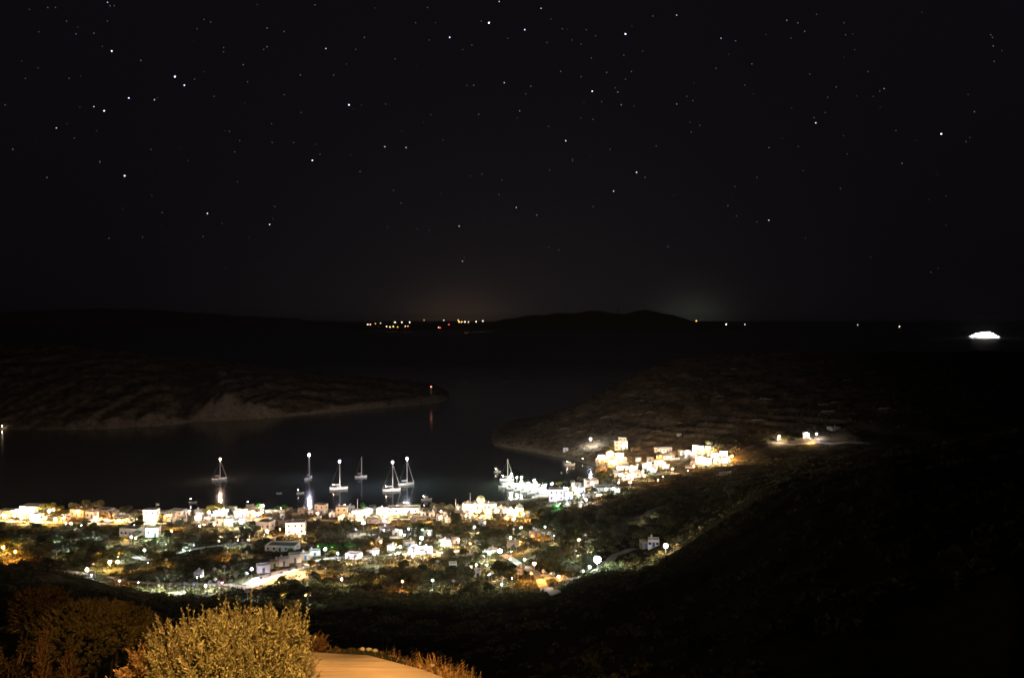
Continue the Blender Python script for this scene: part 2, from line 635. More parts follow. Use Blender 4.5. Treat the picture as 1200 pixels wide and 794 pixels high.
    nt.links.new(b.outputs[0], out.inputs[0])
    return m


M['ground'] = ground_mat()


def grid_faces(nr, nc):
    a = np.arange(nr * nc).reshape(nr, nc)
    return np.stack([a[:-1, :-1], a[:-1, 1:], a[1:, 1:], a[1:, :-1]], -1).reshape(-1, 4)


_rows = np.concatenate([np.arange(10.5, 60, 2.0), np.arange(60, 300, 5.0), np.arange(300, 720, 2.5), np.arange(720, 1296, 6.0)])
_us = np.concatenate([np.arange(-880, -200, 20.0), np.arange(-200, 1400, 4.0), np.arange(1400, 2080, 20.0)])
_Y = np.repeat(_rows[:, None], len(_us), 1)
_X = (_us[None, :] - 600) / 1000.0 * _Y
_Z = H(_X, _Y)
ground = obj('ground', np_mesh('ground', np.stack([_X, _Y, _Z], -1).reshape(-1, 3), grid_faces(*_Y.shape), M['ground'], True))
tag(ground, kind='structure')

# the roadside where the photographer stands: platform, then a bank that meets the hillside
_px = np.concatenate([np.arange(-40, -10, 2.0), np.arange(-10, 3, .15), np.arange(3, 40, 2.0)])
_ps = np.array([-40, -20, -8, -3, 0, .15, .3, .5, .8, 1.2, 1.8, 2.6, 3.6, 5, 7, 10])
_V = []
for s_ in _ps:
    for x_ in _px:
        e_ = float(edge_y(x_))
        y_ = e_ + s_
        if s_ <= 0:
            z_ = 111.42 + .02 * math.sin(x_ * 3) + .02 * math.sin(y_ * 5)
        else:
            z_ = 111.42 - .55 * s_ - .04 * s_ * s_ + .06 * math.sin(3.1 * x_ + 2 * s_) * min(s_, 1)
        _V.append((x_, y_, max(z_, 98.0)))
bank = obj('roadside_ground', np_mesh('roadside_ground', np.array(_V), grid_faces(len(_ps), len(_px)), M['ground'], True))
tag(bank, kind='structure')

# sea
def sea_mat():
    m, nt, out = nmat('sea_water')
    b = nt.nodes.new('ShaderNodeBsdfPrincipled')
    b.inputs['Base Color'].default_value = (.030, .040, .036, 1)
    b.inputs['IOR'].default_value = 1.333
    b.inputs['Specular IOR Level'].default_value = .5
    ge = nt.nodes.new('ShaderNodeNewGeometry')
    no = nt.nodes.new('ShaderNodeTexNoise')
    no.inputs['Scale'].default_value = .012
    no.inputs['Detail'].default_value = 3
    nt.links.new(ge.outputs['Position'], no.inputs['Vector'])
    mr = nt.nodes.new('ShaderNodeMapRange')
    mr.inputs['From Min'].default_value = .3
    mr.inputs['From Max'].default_value = .7
    mr.inputs['To Min'].default_value = .115
    mr.inputs['To Max'].default_value = .155
    nt.links.new(no.outputs['Fac'], mr.inputs['Value'])
    sx = nt.nodes.new('ShaderNodeSeparateXYZ')
    nt.links.new(ge.outputs['Position'], sx.inputs[0])
    op = nt.nodes.new('ShaderNodeMapRange')      # open sea beyond the sheltered bay is choppier
    op.inputs['From Min'].default_value = 1200
    op.inputs['From Max'].default_value = 2200
    op.inputs['To Max'].default_value = .36
    nt.links.new(sx.outputs[1], op.inputs['Value'])
    ad = nt.nodes.new('ShaderNodeMath')
    ad.operation = 'ADD'
    nt.links.new(mr.outputs[0], ad.inputs[0])
    nt.links.new(op.outputs[0], ad.inputs[1])
    nt.links.new(ad.outputs[0], b.inputs['Roughness'])
    nt.links.new(b.outputs[0], out.inputs[0])
    return m


M['sea'] = sea_mat()
_sr = np.array([100, 400, 700, 1000, 1500, 2500, 5000, 10000, 20000, 60000.0])
_sx = np.linspace(-1.6, 1.6, 25)
_V = [(x * max(r, 800), r, 0.0) for r in _sr for x in _sx]
sea = obj('sea', np_mesh('sea', np.array(_V), grid_faces(len(_sr), len(_sx)), M['sea']))
tag(sea, kind='structure')

# left headland across the bay
LU = [-700, -200, 0, 100, 200, 215, 240, 258, 300, 335, 420, 480, 505, 514, 522, 528]
L_SH = [820, 850, 891, 885, 927, 945, 960, 968, 985, 1009, 1085, 1130, 1160, 1172, 1196, 1215]
L_CY = [1250, 1280, 1300, 1300, 1300, 1300, 1300, 1300, 1300, 1300, 1300, 1290, 1280, 1270, 1250, 1240]
L_CZ = [82, 80, 76, 73, 58, 55, 52, 48, 42, 38, 26, 19, 15, 12, 6, -2]
L_CL = [5, 4, 3, 7, 9, 3, 14, 27, 16, 4, 6, 8, 12, 10, 5, 0]


def HL(U, Y):
    sh, cy = np.interp(U, LU, L_SH), np.interp(U, LU, L_CY)
    cz, cl = np.interp(U, LU, L_CZ), np.interp(U, LU, L_CL)
    cl = np.minimum(cl, cz)
    X = (U - 600) / 1000.0 * Y
    sh = sh + 6 * fbm(X, Y * 0, 70, 3, 5)
    d = Y - sh
    cl = np.clip(cl * (1 + .55 * fbm(X, Y * 0, 38, 4, 8)), 0, cz)
    cliff = cl * np.clip((d + 2.5 * fbm(X, Y, 14, 3, 9)) / (4 + cl * .6), 0, 1) ** .8
    t = np.clip((d - 8) / np.maximum(cy - sh - 8, 20), 0, 1)
    z = cliff + (cz - cl) * t ** .85
    fall = np.clip((Y - cy) / 320.0, 0, 1)
    z = z - (cz + 6) * (3 * fall ** 2 - 2 * fall ** 3)
    z = z + fbm(X, Y, 75, 5, 2) * 3.6 * np.clip((z - 2) / 14, 0, 1) + fbm(X, Y, 17, 4, 4) * 1.3 * np.clip(z / 5, 0, 1)
    return np.where(d < 0, np.maximum(-6.0, d * .5), z)


_rows = np.concatenate([np.arange(800, 1240, 4.0), np.arange(1240, 1660, 12.0)])
_us = np.concatenate([np.arange(-700, -100, 15.0), np.arange(-100, 534, 2.5)])
_Y = np.repeat(_rows[:, None], len(_us), 1)
_U = np.repeat(_us[None, :], len(_rows), 0)
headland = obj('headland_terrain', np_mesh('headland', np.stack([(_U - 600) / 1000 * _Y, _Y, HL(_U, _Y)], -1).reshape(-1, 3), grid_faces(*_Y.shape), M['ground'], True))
tag(headland, kind='structure')


def far_island(name, dist, depth, prof):
    us = np.arange(prof[0][0], prof[-1][0] + .1, 2.0)
    top = np.interp(us, [p[0] for p in prof], [p[1] for p in prof])
    zc = CAM_Z - (top - 374) / 1000.0 * dist
    xs = (us - 600) / 1000.0 * dist
    zc = np.maximum(zc + 13 * fbm(xs, xs * 0 + dist, 620, 5, 6), -5)
    V = []
    for k, f in enumerate((-3.0, .0, .10, .35, .7, 1.0, .7, .3, 0, -3.0)):
        y = dist - depth / 2 + depth * k / 9.0
        rn = 12 * fbm(xs, xs * 0 + y, 1200, 4, k)
        V += [(x * y / dist, y, z * f + r * (0 < f < 1) if f >= 0 else -20) for x, z, r in zip(xs, zc, rn)]
    o = obj(name, np_mesh(name, np.array(V), grid_faces(10, len(us)), M['ground'], True))
    tag(o, kind='structure')


far_island('island_hills', 9000, 1800, [(400, 386), (425, 381), (470, 380), (520, 380), (555, 381), (575, 377), (592, 373), (610, 371), (625, 368.5), (640, 369), (652, 366), (672, 367), (690, 363.5), (703, 364), (720, 366.5), (735, 367), (745, 364), (756, 362.5), (772, 366), (790, 369), (806, 374), (820, 378), (850, 382), (880, 387)])
far_island('distant_hills', 13000, 2600, [(-500, 376), (-250, 366), (0, 367), (60, 363), (120, 361), (180, 363), (240, 367), (300, 371), (350, 374), (400, 378), (430, 380)])

# ------------------------------------------------------------------ label engine
LANDMARKS = [
    ('the domed church', 563, 592), ('the long waterfront taverna', 472, 600), ('the flagpole house', 175, 603),
    ('the floodlit villa', 160, 621), ('the orange-lit yard', 211, 617), ('the long low grove house', 328, 642),
    ('the stepped lane houses', 336, 660), ('the lamp in green-lit trees', 381, 643), ('the big bluish waterfront lamp', 426, 612),
    ('the green-lit shrub', 653, 594), ('the tall white quayside house', 652, 579), ('the lit jetty', 615, 567),
    ('the orange-lit crossroads', 628, 672), ('the dazzling lamp on the bend', 700, 655), ('the lone slope house', 772, 638),
    ('the two-tier headland house', 728, 520), ('the balustrade house', 780, 526), ('the blazing villas', 823, 538),
    ('the twin ridge lamps', 934, 511), ('the yellow-lit grove', 60, 596), ('the golden shoreside trees', 15, 640),
    ('the twin orange lamps', 133, 658), ('the small red lamp', 260, 682), ('the white cove lamp', 692, 514),
    ('the floodlit square house', 348, 616), ('the blue-walled hut', 564, 613), ('the big white valley lamp', 586, 645),
    ('the orange crenellated house', 374, 596), ('the bright bluish valley lamp', 494, 630),
]
SKYMARKS = [('the bright blue star pair', 210, 95), ('the pinkish brightest star', 573, 27), ('the bright blue star', 733, 40),
            ('the lone bright low star', 1103, 157), ('the slanting streak star', 366, 188), ('the cluster apex star', 694, 107),
            ('the star over the ridge', 719, 224), ('the star over the dark hills', 146, 206)]
DIRS = ['right of', 'lower right of', 'below', 'lower left of', 'left of', 'upper left of', 'above', 'upper right of']
ORDN = ['', 'second ', 'third ', 'fourth ', 'fifth ', 'sixth ', 'seventh ', 'eighth ', 'ninth ', 'tenth ', 'eleventh ', 'twelfth ',
        'thirteenth ', 'fourteenth ', 'fifteenth ', 'sixteenth ', 'seventeenth ', 'eighteenth ', 'nineteenth ', 'twentieth ']
PENDING = []


def later(o, phrase, u, v, marks=LANDMARKS):
    PENDING.append((o, phrase, u, v, marks))


def resolve_labels():
    slots = {}
    for o, phrase, u, v, marks in PENDING:
        best = min(marks, key=lambda m: math.hypot(m[1] - u, 1.6 * (m[2] - v)))
        dx, dy = u - best[1], v - best[2]
        k = int(round(math.atan2(1.6 * dy, dx) / (math.pi / 4))) % 8
        slots.setdefault((phrase, best[0], DIRS[k]), []).append((math.hypot(dx, dy), o))
    for (phrase, mark, di), lst in slots.items():
        lst.sort(key=lambda p: p[0])
        for i, (_d, o) in enumerate(lst):
            head = '' if len(lst) == 1 else ('first ' if i == 0 else ORDN[min(i, 19)])
            o['label'] = f'{head}{phrase} {di} {mark}'

# ------------------------------------------------------------------ lamps
ICO = None


def ico_mesh(name, mat, sub=1):
    import bmesh
    bm = bmesh.new()
    bmesh.ops.create_icosphere(bm, subdivisions=sub, radius=1.0)
    me = bpy.data.meshes.new(name)
    bm.to_mesh(me)
    bm.free()
    me.materials.append(mat)
    return me


POLE = MB().tube((0, 0, 0), (0, 0, 1), .07, .05, 6).mesh('pole', M['metal'])
CAPM = MB().lathe([(.45, 0), (.40, .06), (.12, .16)], 8).mesh('cap', M['metal'])
_bulbs = {}
HOOD = MB().lathe([(.62, -.34), (.60, -.30), (.34, .22), (.10, .40), (.08, .46)], 10)
HOOD.f.pop(-2)
HOOD = HOOD.mesh('hood', M['metal'])
CUP = MB().lathe([(.08, -.24), (.14, -.20), (.30, .06), (.42, .30), (.44, .32)], 10)
CUP.f.pop(-1)
CUP = CUP.mesh('cup', M['metal'])
LAMPS = []   # (x, y, z, colour key, s)
HOUSE_BOXES = []


def bulb_mesh(mat):
    if mat.name not in _bulbs:
        _bulbs[mat.name] = ico_mesh('bulb', mat, 2)
    return _bulbs[mat.name]


LAMP_GAIN = 380.0


def lamp_at(x, y, z, col, s, label=None, phrase=None, r=None, name='street_lamp', hood=False):
    g = max(float(H(x, y)), 0.0)
    h = max(z - g, .5)
    root = empty(name, (x, y, g))
    r = r or (.08 + .15 * s if s < 1 else .20 * s ** .95 if s > 2.7 else .19 + .07 * s)
    inten = LAMP_GAIN * s if s >= .5 else LAMP_GAIN * .5 * (s / .5) ** 2.6
    L = inten / (math.pi * r * r)
    obj('pole', POLE, root, (0, 0, -.4), (1, 1, h + .4 - r * .5))
    obj('bulb', bulb_mesh(lamp_mat(col, L)), root, (0, 0, h), (r, r, r))
    if hood:
        obj('hood', HOOD, root, (0, 0, h + .1), (1.25 * r / .2, 1.25 * r / .2, r / .2))
    else:
        obj('cap', CAPM, root, (0, 0, h + r * .93), (r * 1.1, r * 1.1, .5))
    words = {'W': 'warm white', 'B': 'bluish white', 'V': 'violet white', 'O': 'orange', 'Y': 'yellow', 'P': 'pinkish white', 'G': 'green', 'R': 'red', 'C': 'cyan white', 'Q': 'greenish white'}
    size = 'dim' if s < .5 else 'small' if s < 1.3 else 'bright' if s < 3 else 'dazzling'
    tag(root, label, 'street lamp', 'lamps of the village')
    if not label:
        u, v = pix(x, y, z)
        later(root, f'{size} {words[col]} ' + ('hooded lamp' if hood else 'lamp'), u, v)
    LAMPS.append((x, y, z, col, s))
    return root


def lamp(u, v, col='W', s=1.0, h=3.2, label=None, hood=False):
    x, y, z = hit(u, v, h, 240.0)
    # step out of any house footprint, towards the viewer along the same sight line
    d = ray(u, v)
    for _ in range(60):
        if not any(inside(b, x, y, .5) for b in HOUSE_BOXES):
            break
        y -= .4
        x, z = d[0] / d[1] * y, CAM_Z + d[2] / d[1] * y
    if z < H(x, y) + .8:
        z = float(H(x, y)) + .8
    return lamp_at(x, y, z, col, s, label, None, .2 if hood else None, 'street_lamp', hood)


def inside(b, x, y, pad):
    cx, cy, w, d, a = b
    dx, dy = x - cx, y - cy
    ca, sa = math.cos(a), math.sin(a)
    lx, ly = dx * ca + dy * sa, -dx * sa + dy * ca
    return abs(lx) < w / 2 + pad and abs(ly) < d / 2 + pad

# ------------------------------------------------------------------ houses
def unit_box(name, mat):
    return MB().box(-.5, .5, -.5, .5, 0, 1).mesh(name, mat)


B_DOOR = {k: unit_box('door', M[k]) for k in ('blue', 'green', 'brown')}
B_FRAME = {k: unit_box('window', M[k]) for k in ('blue', 'green', 'brown')}
B_PANE = unit_box('pane', M['glass'])
B_PANE_LIT = unit_box('pane', M['window_lit'])
B_STEP = unit_box('step', M['concrete'])
B_POST = unit_box('post', M['white'])
B_BEAM = unit_box('beam', M['brown'])
B_REED = unit_box('reed_roof', M['brown'])
CHIM = MB().box(-.3, .3, -.3, .3, 0, 1.0).box(-.4, .4, -.4, .4, 1.002, 1.12).box(-.2, .2, -.2, .2, 1.122, 1.4).mesh('chimney', M['white'])


def house(u, v, wpx, hpx, mat='white', yaw=0.0, kind='house', depth=None, trim=None, lit=0, pergola=False, chimney=None,
          label=None, phrase=None, tiers=1, name='village_house', cat='house', windows=None, roofc='roof', balustrade=False, up=0.0):
    x, y, z = hit(u, v)
    k = y / 1000.0
    w, h = max(wpx * k, 2.2), max(hpx * k, 2.3)
    d = depth or min(max(w * .75, 3.5), 8.0)
    a = math.radians(yaw)
    cx, cy = x - math.sin(a) * d / 2, y + math.cos(a) * d / 2
    gz = float(H(x, y))
    root = empty(name, (cx, cy, gz + up), a)
    HOUSE_BOXES.append((cx, cy, w, d, a))
    trim = trim or random.choice(['blue', 'blue', 'green', 'brown'])
    t = .28
    m = MB()
    m.box(-w / 2, w / 2, -d / 2, d / 2, -4.0, h - .45)
    obj('wall', m.mesh('wall', M[mat]), root)
    m = MB()
    m.box(-w / 2 + t, w / 2 - t, -d / 2 + t, d / 2 - t, h - .449, h - .38)
    roof = obj('roof', m.mesh('roof', M[roofc]), root)
    m = MB()
    m.box(-w / 2, w / 2, -d / 2, -d / 2 + t, h - .449, h)
    m.box(-w / 2, w / 2, d / 2 - t, d / 2, h - .449, h)
    m.box(-w / 2, -w / 2 + t, -d / 2 + t, d / 2 - t, h - .449, h - .003)
    m.box(w / 2 - t, w / 2, -d / 2 + t, d / 2 - t, h - .449, h - .003)
    if balustrade:
        n = max(int(w / .9), 3)
        for i in range(n):
            px_ = -w / 2 + .2 + (w - .4) * i / (n - 1)
            m.box(px_ - .12, px_ + .12, -d / 2 + .04, -d / 2 + .22, h + .002, h + .7)
        m.box(-w / 2, w / 2, -d / 2, -d / 2 + t, h + .702, h + .9)
    obj('parapet', m.mesh('parapet', M[mat]), roof)
    if tiers == 2:
        w2, d2, h2 = w * .62, d * .6, h * .30
        m = MB()
        m.box(-w2 / 2 + w * .12, w2 / 2 + w * .12, -d2 / 2 + d * .1, d2 / 2 + d * .1, h - .378, h + h2)
        m.box(-w2 / 2 + w * .12 - .1, w2 / 2 + w * .12 + .1, -d2 / 2 + d * .1 - .1, d2 / 2 + d * .1 + .1, h + h2 + .002, h + h2 + .25)
        ut = obj('upper_storey', m.mesh('upper_storey', M[mat]), root)
        for sx in (-.22, .22):
            obj('window', B_FRAME[trim], ut, (w * .12 + sx * w2, -d2 / 2 + d * .1, h + h2 * .3), (w2 * .16, .12, h2 * .42))
    # openings on the two long faces and the gable ends
    storeys = 2 if h > 5.2 else 1
    fl = (h - .5) / storeys
    nw = windows if windows is not None else max(1, min(5, int(w / 2.6)))
    for s in range(storeys):
        for side in (-1, 1):
            for i in range(nw):
                px_ = -w / 2 + w * (i + .5) / nw
                base = s * fl
                if s == 0 and side == -1 and i == nw // 2:
                    dr = obj('door', B_DOOR[trim], root, (px_, side * d / 2, base), (1.0, .14, min(2.1, fl * .8)))
                    obj('step', B_STEP, dr, (0, side * 3.2, -.02), (1.4, 4.0, .08))
                    continue
                wh = min(1.15, fl * .42)
                fr = obj('window', B_FRAME[trim], root, (px_, side * d / 2, base + fl * .38), (.95, .12, wh))
                obj('pane', B_PANE_LIT if random.random() < lit else B_PANE, fr, (0, side * .12, .08), (.8, 1.0, .84))
        for side in (-1, 1):
            fr = obj('window', B_FRAME[trim], root, (side * w / 2, 0, s * fl + fl * .38), (.12, .9, min(1.1, fl * .4)))
            obj('pane', B_PANE, fr, (side * .12, 0, .08), (1.0, .8, .84))
    if chimney or (chimney is None and random.random() < .55):
        obj('chimney', CHIM, root, (w * random.uniform(-.3, .3), d * .2, h - .377))
    if pergola:
        pd = 3.0
        pg = obj('pergola', B_REED, root, (0, -d / 2 - pd / 2, 2.45), (w * .9, pd, .08))
        n = max(2, int(w / 3) + 1)
        for i in range(n):
            px_ = (-.45 + .9 * i / (n - 1)) * w
            obj('post', B_POST, root, (px_, -d / 2 - pd + .15, -.6), (.18, .18, 3.03))
    if not label:
        phrase = phrase or {'white': 'white flat-roofed house', 'tan': 'ochre flat-roofed house', 'stone': 'rough stone house'}[mat]
        later(root, phrase, u, v - hpx / 2)
    tag(root, label, cat, 'houses of the harbour village')
    return root


# (u, v_base, w_px, h_px, options)
HOUSES = [
    # shoreline, far end
    (5, 606, 17, 8, dict(lit=.4)), (18, 606, 7, 6, {}), (33, 601, 22, 8, dict(lit=.3)), (40, 610, 12, 8, {}), (26, 608, 6, 5, dict(mat='tan')),
    (90, 606, 20, 9, dict(mat='tan', pergola=False)), (105, 607, 11, 8, {}), (60, 601, 8, 5, {}),
    (118, 603, 18, 6, {}), (135, 604, 13, 4, {}), (142, 611, 17, 6, dict(pergola=True)),
    (175, 611, 15, 14, dict(label='tall white flat-roofed house beside the thin flagpole', chimney=False, lit=.3)),
    (150, 629, 22, 10, dict(label='wide ochre wing of the floodlit villa', mat='tan', lit=.3, windows=4)),
    (178, 629, 15, 11, dict(label='white block with a grey upper wall beside the floodlit villa')),
    (191, 604, 8, 5, {}), (205, 604, 17, 6, {}), (201, 611, 10, 5, dict(mat='tan')), (214, 611, 9, 6, dict(pergola=True)),
    (232, 602, 9, 4, {}), (230, 610, 5, 4, {}), (239, 615, 8, 4, dict(mat='tan')),
    (258, 616, 13, 9, dict(mat='tan')), (268, 616, 9, 8, {}), (270, 599, 10, 4, {}), (262, 604, 8, 6, {}),
    (281, 605, 13, 7, dict(trim='blue')), (284, 613, 8, 6, {}), (295, 600, 19, 5, dict(mat='stone', roofc='tile', label='low red-roofed taverna with a row of orange lamps')),
    (300, 606, 9, 5, {}), (308, 621, 18, 10, dict(yaw=-12)), (322, 616, 5, 8, dict(mat='tan')),
    (330, 618, 9, 8, dict(mat='stone')), (346, 626, 22, 14, dict(label='floodlit square white house above the dark grove', yaw=8, windows=3)),
    (355, 601, 12, 3, dict(mat='tan')), (374, 602, 13, 11, dict(mat='tan', label='orange crenellated house above the dark trees', windows=2)),
    (400, 606, 13, 12, dict(mat='tan', label='warm lit house with a lamp on its chimney', chimney=True)),
    (412, 598, 8, 3, {}), (418, 607, 12, 9, {}), (430, 602, 9, 6, {}), (437, 597, 8, 4, dict(mat='stone')), (446, 603, 10, 8, {}), (451, 607, 11, 5, dict(mat='tan')),
    (437, 613, 15, 4, dict(mat='tan')), (451, 613, 9, 4, {}),
    (472, 602, 38, 7, dict(label='long waterfront taverna with a bright white terrace', windows=5, chimney=False)),
    (472, 595, 14, 4, {}), (455, 623, 16, 3, dict(mat='stone', pergola=True)), (464, 627, 9, 3, {}),
    (500, 628, 8, 5, {}), (480, 640, 12, 5, dict(mat='tan', roofc='tile')), (485, 648, 14, 6, {}), (499, 648, 12, 5, {}), (443, 638, 6, 4, dict(mat='tan')),
    (440, 650, 8, 4, {}), (457, 645, 7, 4, {}), (412, 655, 16, 6, {}), 
    (328, 646, 36, 7, dict(label='long low house standing in the dark grove', windows=5, chimney=False, mat='white')),
    (309, 671, 15, 9, dict(yaw=22, label='lowest pinkish house of the stepped row on the lane')), (322, 666, 10, 9, dict(mat='tan', yaw=20)),
    (333, 663, 12, 9, dict(yaw=18)), (346, 659, 14, 10, dict(yaw=18)), (358, 656, 10, 8, dict(yaw=18, mat='tan')), (369, 651, 13, 6, dict(yaw=14)),
    (231, 677, 8, 3, {}),
    # mid shore, church side
    (506, 605, 7, 4, {}), (516, 611, 6, 8, dict(mat='tan')), (525, 612, 7, 5, dict(mat='tan')), (540, 608, 20, 7, dict(mat='stone', label='dim grey house with small windows below the church')),
    (539, 598, 7, 5, {}), (549, 599, 15, 9, {}), (576, 597, 13, 7, {}), (572, 603, 7, 6, {}), (587, 599, 8, 5, {}), (597, 604, 10, 7, {}), (609, 603, 9, 8, dict(mat='tan')), (598, 610, 8, 5, dict(mat='tan')), (615, 605, 8, 5, {}), (590, 606, 7, 5, dict(mat='tan')),
    (522, 640, 13, 7, {}), (535, 637, 8, 5, dict(mat='tan')), (602, 641, 14, 6, dict(mat='tan')), (628, 629, 12, 4, dict(mat='tan')),
    (608, 674, 6, 6, dict(mat='tan')), (576, 650, 10, 5, {}),
    (531, 667, 9, 7, {}), (547, 672, 6, 6, dict(mat='stone')), (560, 676, 8, 7, {}), (551, 656, 8, 4, dict(mat='stone')),
    # quay side
    (652, 587, 17, 14, dict(label='tall white quayside house with dark windows', windows=3)), (667, 585, 9, 9, {}), (681, 578, 10, 7, {}), (688, 585, 8, 6, {}),
    (694, 569, 15, 7, dict(lit=.3)), (677, 571, 9, 5, {}), (711, 575, 25, 4, dict(label='long low bluish wall-like house behind the quay', chimney=False)), (723, 577, 6, 3, {}), (700, 583, 8, 4, dict(mat='tan')), (665, 593, 5, 3, {}), (682, 594, 4, 4, {}),
    # headland village
    (663, 529, 6, 4, {}), (728, 527, 15, 10.5, dict(tiers=2, label='two-tier white house above the headland village', windows=3)),
    (705, 538, 9, 5, {}), (715, 536, 9, 6, dict(mat='tan')), (726, 536, 9, 5, {}), (718, 544, 11, 5, {}), (703, 545, 8, 4, dict(mat='tan')), (731, 540, 7, 4, {}),
    (729, 551, 12, 6, {}), (742, 552, 9, 6, {}), (724, 559, 9, 5, {}), (736, 562, 12, 6, {}), (750, 559, 10, 6, {}), (757, 549, 9, 6, {}), (748, 541, 7, 5, {}),
    (765, 551, 11, 6, {}), (762, 541, 8, 5, {}), (772, 545, 10, 6, dict(mat='tan')), (780, 549, 8, 5, {}), (784, 538, 13, 5, {}), (774, 537, 9, 5, {}),
    (780, 530, 17, 5, dict(balustrade=True, label='white house with a balustrade on the headland slope', chimney=False)),
    (806, 532, 8, 4, {}), (818, 527, 13, 5, {}), (830, 527, 6, 4, {}), (820, 541, 9, 5, {}), (829, 543, 10, 6, {}), (838, 536, 9, 5, {}), (848, 534, 9, 5, {}), (851, 543, 10, 7, {}), (841, 543, 8, 5, dict(mat='tan')), (814, 538, 7, 5, dict(mat='tan')), (812, 545, 6, 3, dict(mat='tan')),
    (797, 511, 4, 2, dict(mat='stone')), (945, 513, 7, 6, {}), (913, 517, 5, 3, dict(mat='stone')), (980, 504, 12, 4, dict(mat='stone', label='dim grey house at the dark end of the ridge')),
    (766, 641, 13, 9, dict(label='lone white house on the dark slope', windows=3)), (757, 642, 6, 6, dict(mat='stone')),
]
_r5 = random.Random(21)
for u_ in range(4, 560, 12):           # small annexes and sheds between the shore houses
    HOUSES.append((u_ + _r5.uniform(-4, 4), _r5.uniform(599, 612), _r5.uniform(4, 8), _r5.uniform(3, 5.5), dict(mat=_r5.choice(['white', 'white', 'tan', 'stone']), phrase='small boxy annex', windows=1)))
for u_, v_ in [(700 + k * 11, 541 + (k * 7) % 15) for k in range(8)] + [(800 + k * 8, 533 + (k * 5) % 9) for k in range(6)] + [(655 + k * 9, 570 + (k * 7) % 14) for k in range(7)] + [(575 + k * 7, 596 + (k * 5) % 12) for k in range(6)]:
    HOUSES.append((u_, v_, _r5.uniform(4, 7), _r5.uniform(3, 5), dict(mat=_r5.choice(['white', 'white', 'tan']), phrase='small boxy annex', windows=1)))
for _h in HOUSES:
    o_ = dict(_h[4])
    o_.setdefault('yaw', random.uniform(-20, 20))
    house(*_h[:4], **o_)

# blue-walled hut with a white roof
house(564, 616, 10, 5, mat='white', trim='blue', label='small white-roofed hut with a blue front below the church', name='blue_hut', cat='hut', windows=1, chimney=False, depth=4)

# the domed church: nave, belfry, dome, door, windows
x, y, z = hit(563, 601)
ch = empty('domed_church', (x, y + 4, z), math.radians(8))
HOUSE_BOXES.append((x, y + 4, 8, 10, 0))
obj('wall', MB().box(-3.4, 3.4, -4, 5, -3, 5.2).box(-3.6, 3.6, -4.2, 5.2, 5.202, 5.5).mesh('wall', M['white']), ch)
obj('drum', MB().lathe([(2.3, 5.502), (2.3, 7.0)], 16).mesh('drum', M['white']), ch)
obj('dome', MB().lathe([(2.4 * math.cos(a), 7.02 + 2.3 * math.sin(a)) for a in [i * math.pi / 16 for i in range(8)]] + [(.1, 9.35)], 20).mesh('dome', bsdf_mat('dome_yellow', (.66, .60, .30), .7), True), ch)
bf = obj('belfry', MB().box(-1.3, -.75, -4.1, -3.5, 5.502, 8.0).box(.75, 1.3, -4.1, -3.5, 5.502, 8.0).box(-1.5, 1.5, -4.15, -3.45, 8.002, 8.5).mesh('belfry', M['white']), ch)
obj('cross', MB().box(-.08, .08, -3.88, -3.72, 8.502, 9.9).box(-.45, -.083, -3.88, -3.72, 9.2, 9.36).box(.083, .45, -3.88, -3.72, 9.2, 9.36).mesh('cross', M['metal']), bf)
obj('door', B_DOOR['brown'], ch, (0, -4, 0), (1.5, .16, 2.6))
for sx in (-2.2, 2.2):
    fr = obj('window', B_FRAME['blue'], ch, (sx, -4, 2.4), (.8, .14, 1.4))
    obj('pane', B_PANE, fr, (0, -.12, .08), (.8, 1, .84))
tag(ch, 'white church with a yellow-lit dome on the shore', 'church')

# flagpole, thin poles on the shore
def pole_thing(u, v, hpx, label, name='flagpole', cat='pole', flag=False, r=.12):
    x, y, z = hit(u, v)
    hh = hpx * y / 1000
    p = empty(name, (x, y, float(max(H(x, y), 0))))
    obj('pole', MB().tube((0, 0, -.5), (0, 0, hh), r, r * .7, 8).mesh('pole', M['alloy']), p)
    obj('finial', MB().lathe([(.05, 0), (.22, .15), (.05, .32)], 8).mesh('finial', M['alloy']), p, (0, 0, hh))
    if flag:
        obj('flag', MB().box(.15, 1.8, -.02, .02, hh - 1.4, hh - .2).mesh('flag', M['canvas']), p)
    tag(p, label, cat)


pole_thing(183, 605, 16, 'thin flagpole rising beside the tall white house', flag=True)
pole_thing(356, 603, 11, 'short pale pole left of the orange crenellated house', 'post')
pole_thing(419, 600, 15, 'tall pale pole beside the chimney-lamp house')
pole_thing(534, 601, 16, 'short pale pole on the shore left of the church')
pole_thing(551, 600, 22, 'taller pale pole on the shore left of the church')
pole_thing(528, 612, 11, 'orange-lit post beside the dim grey house', 'post', r=.25)

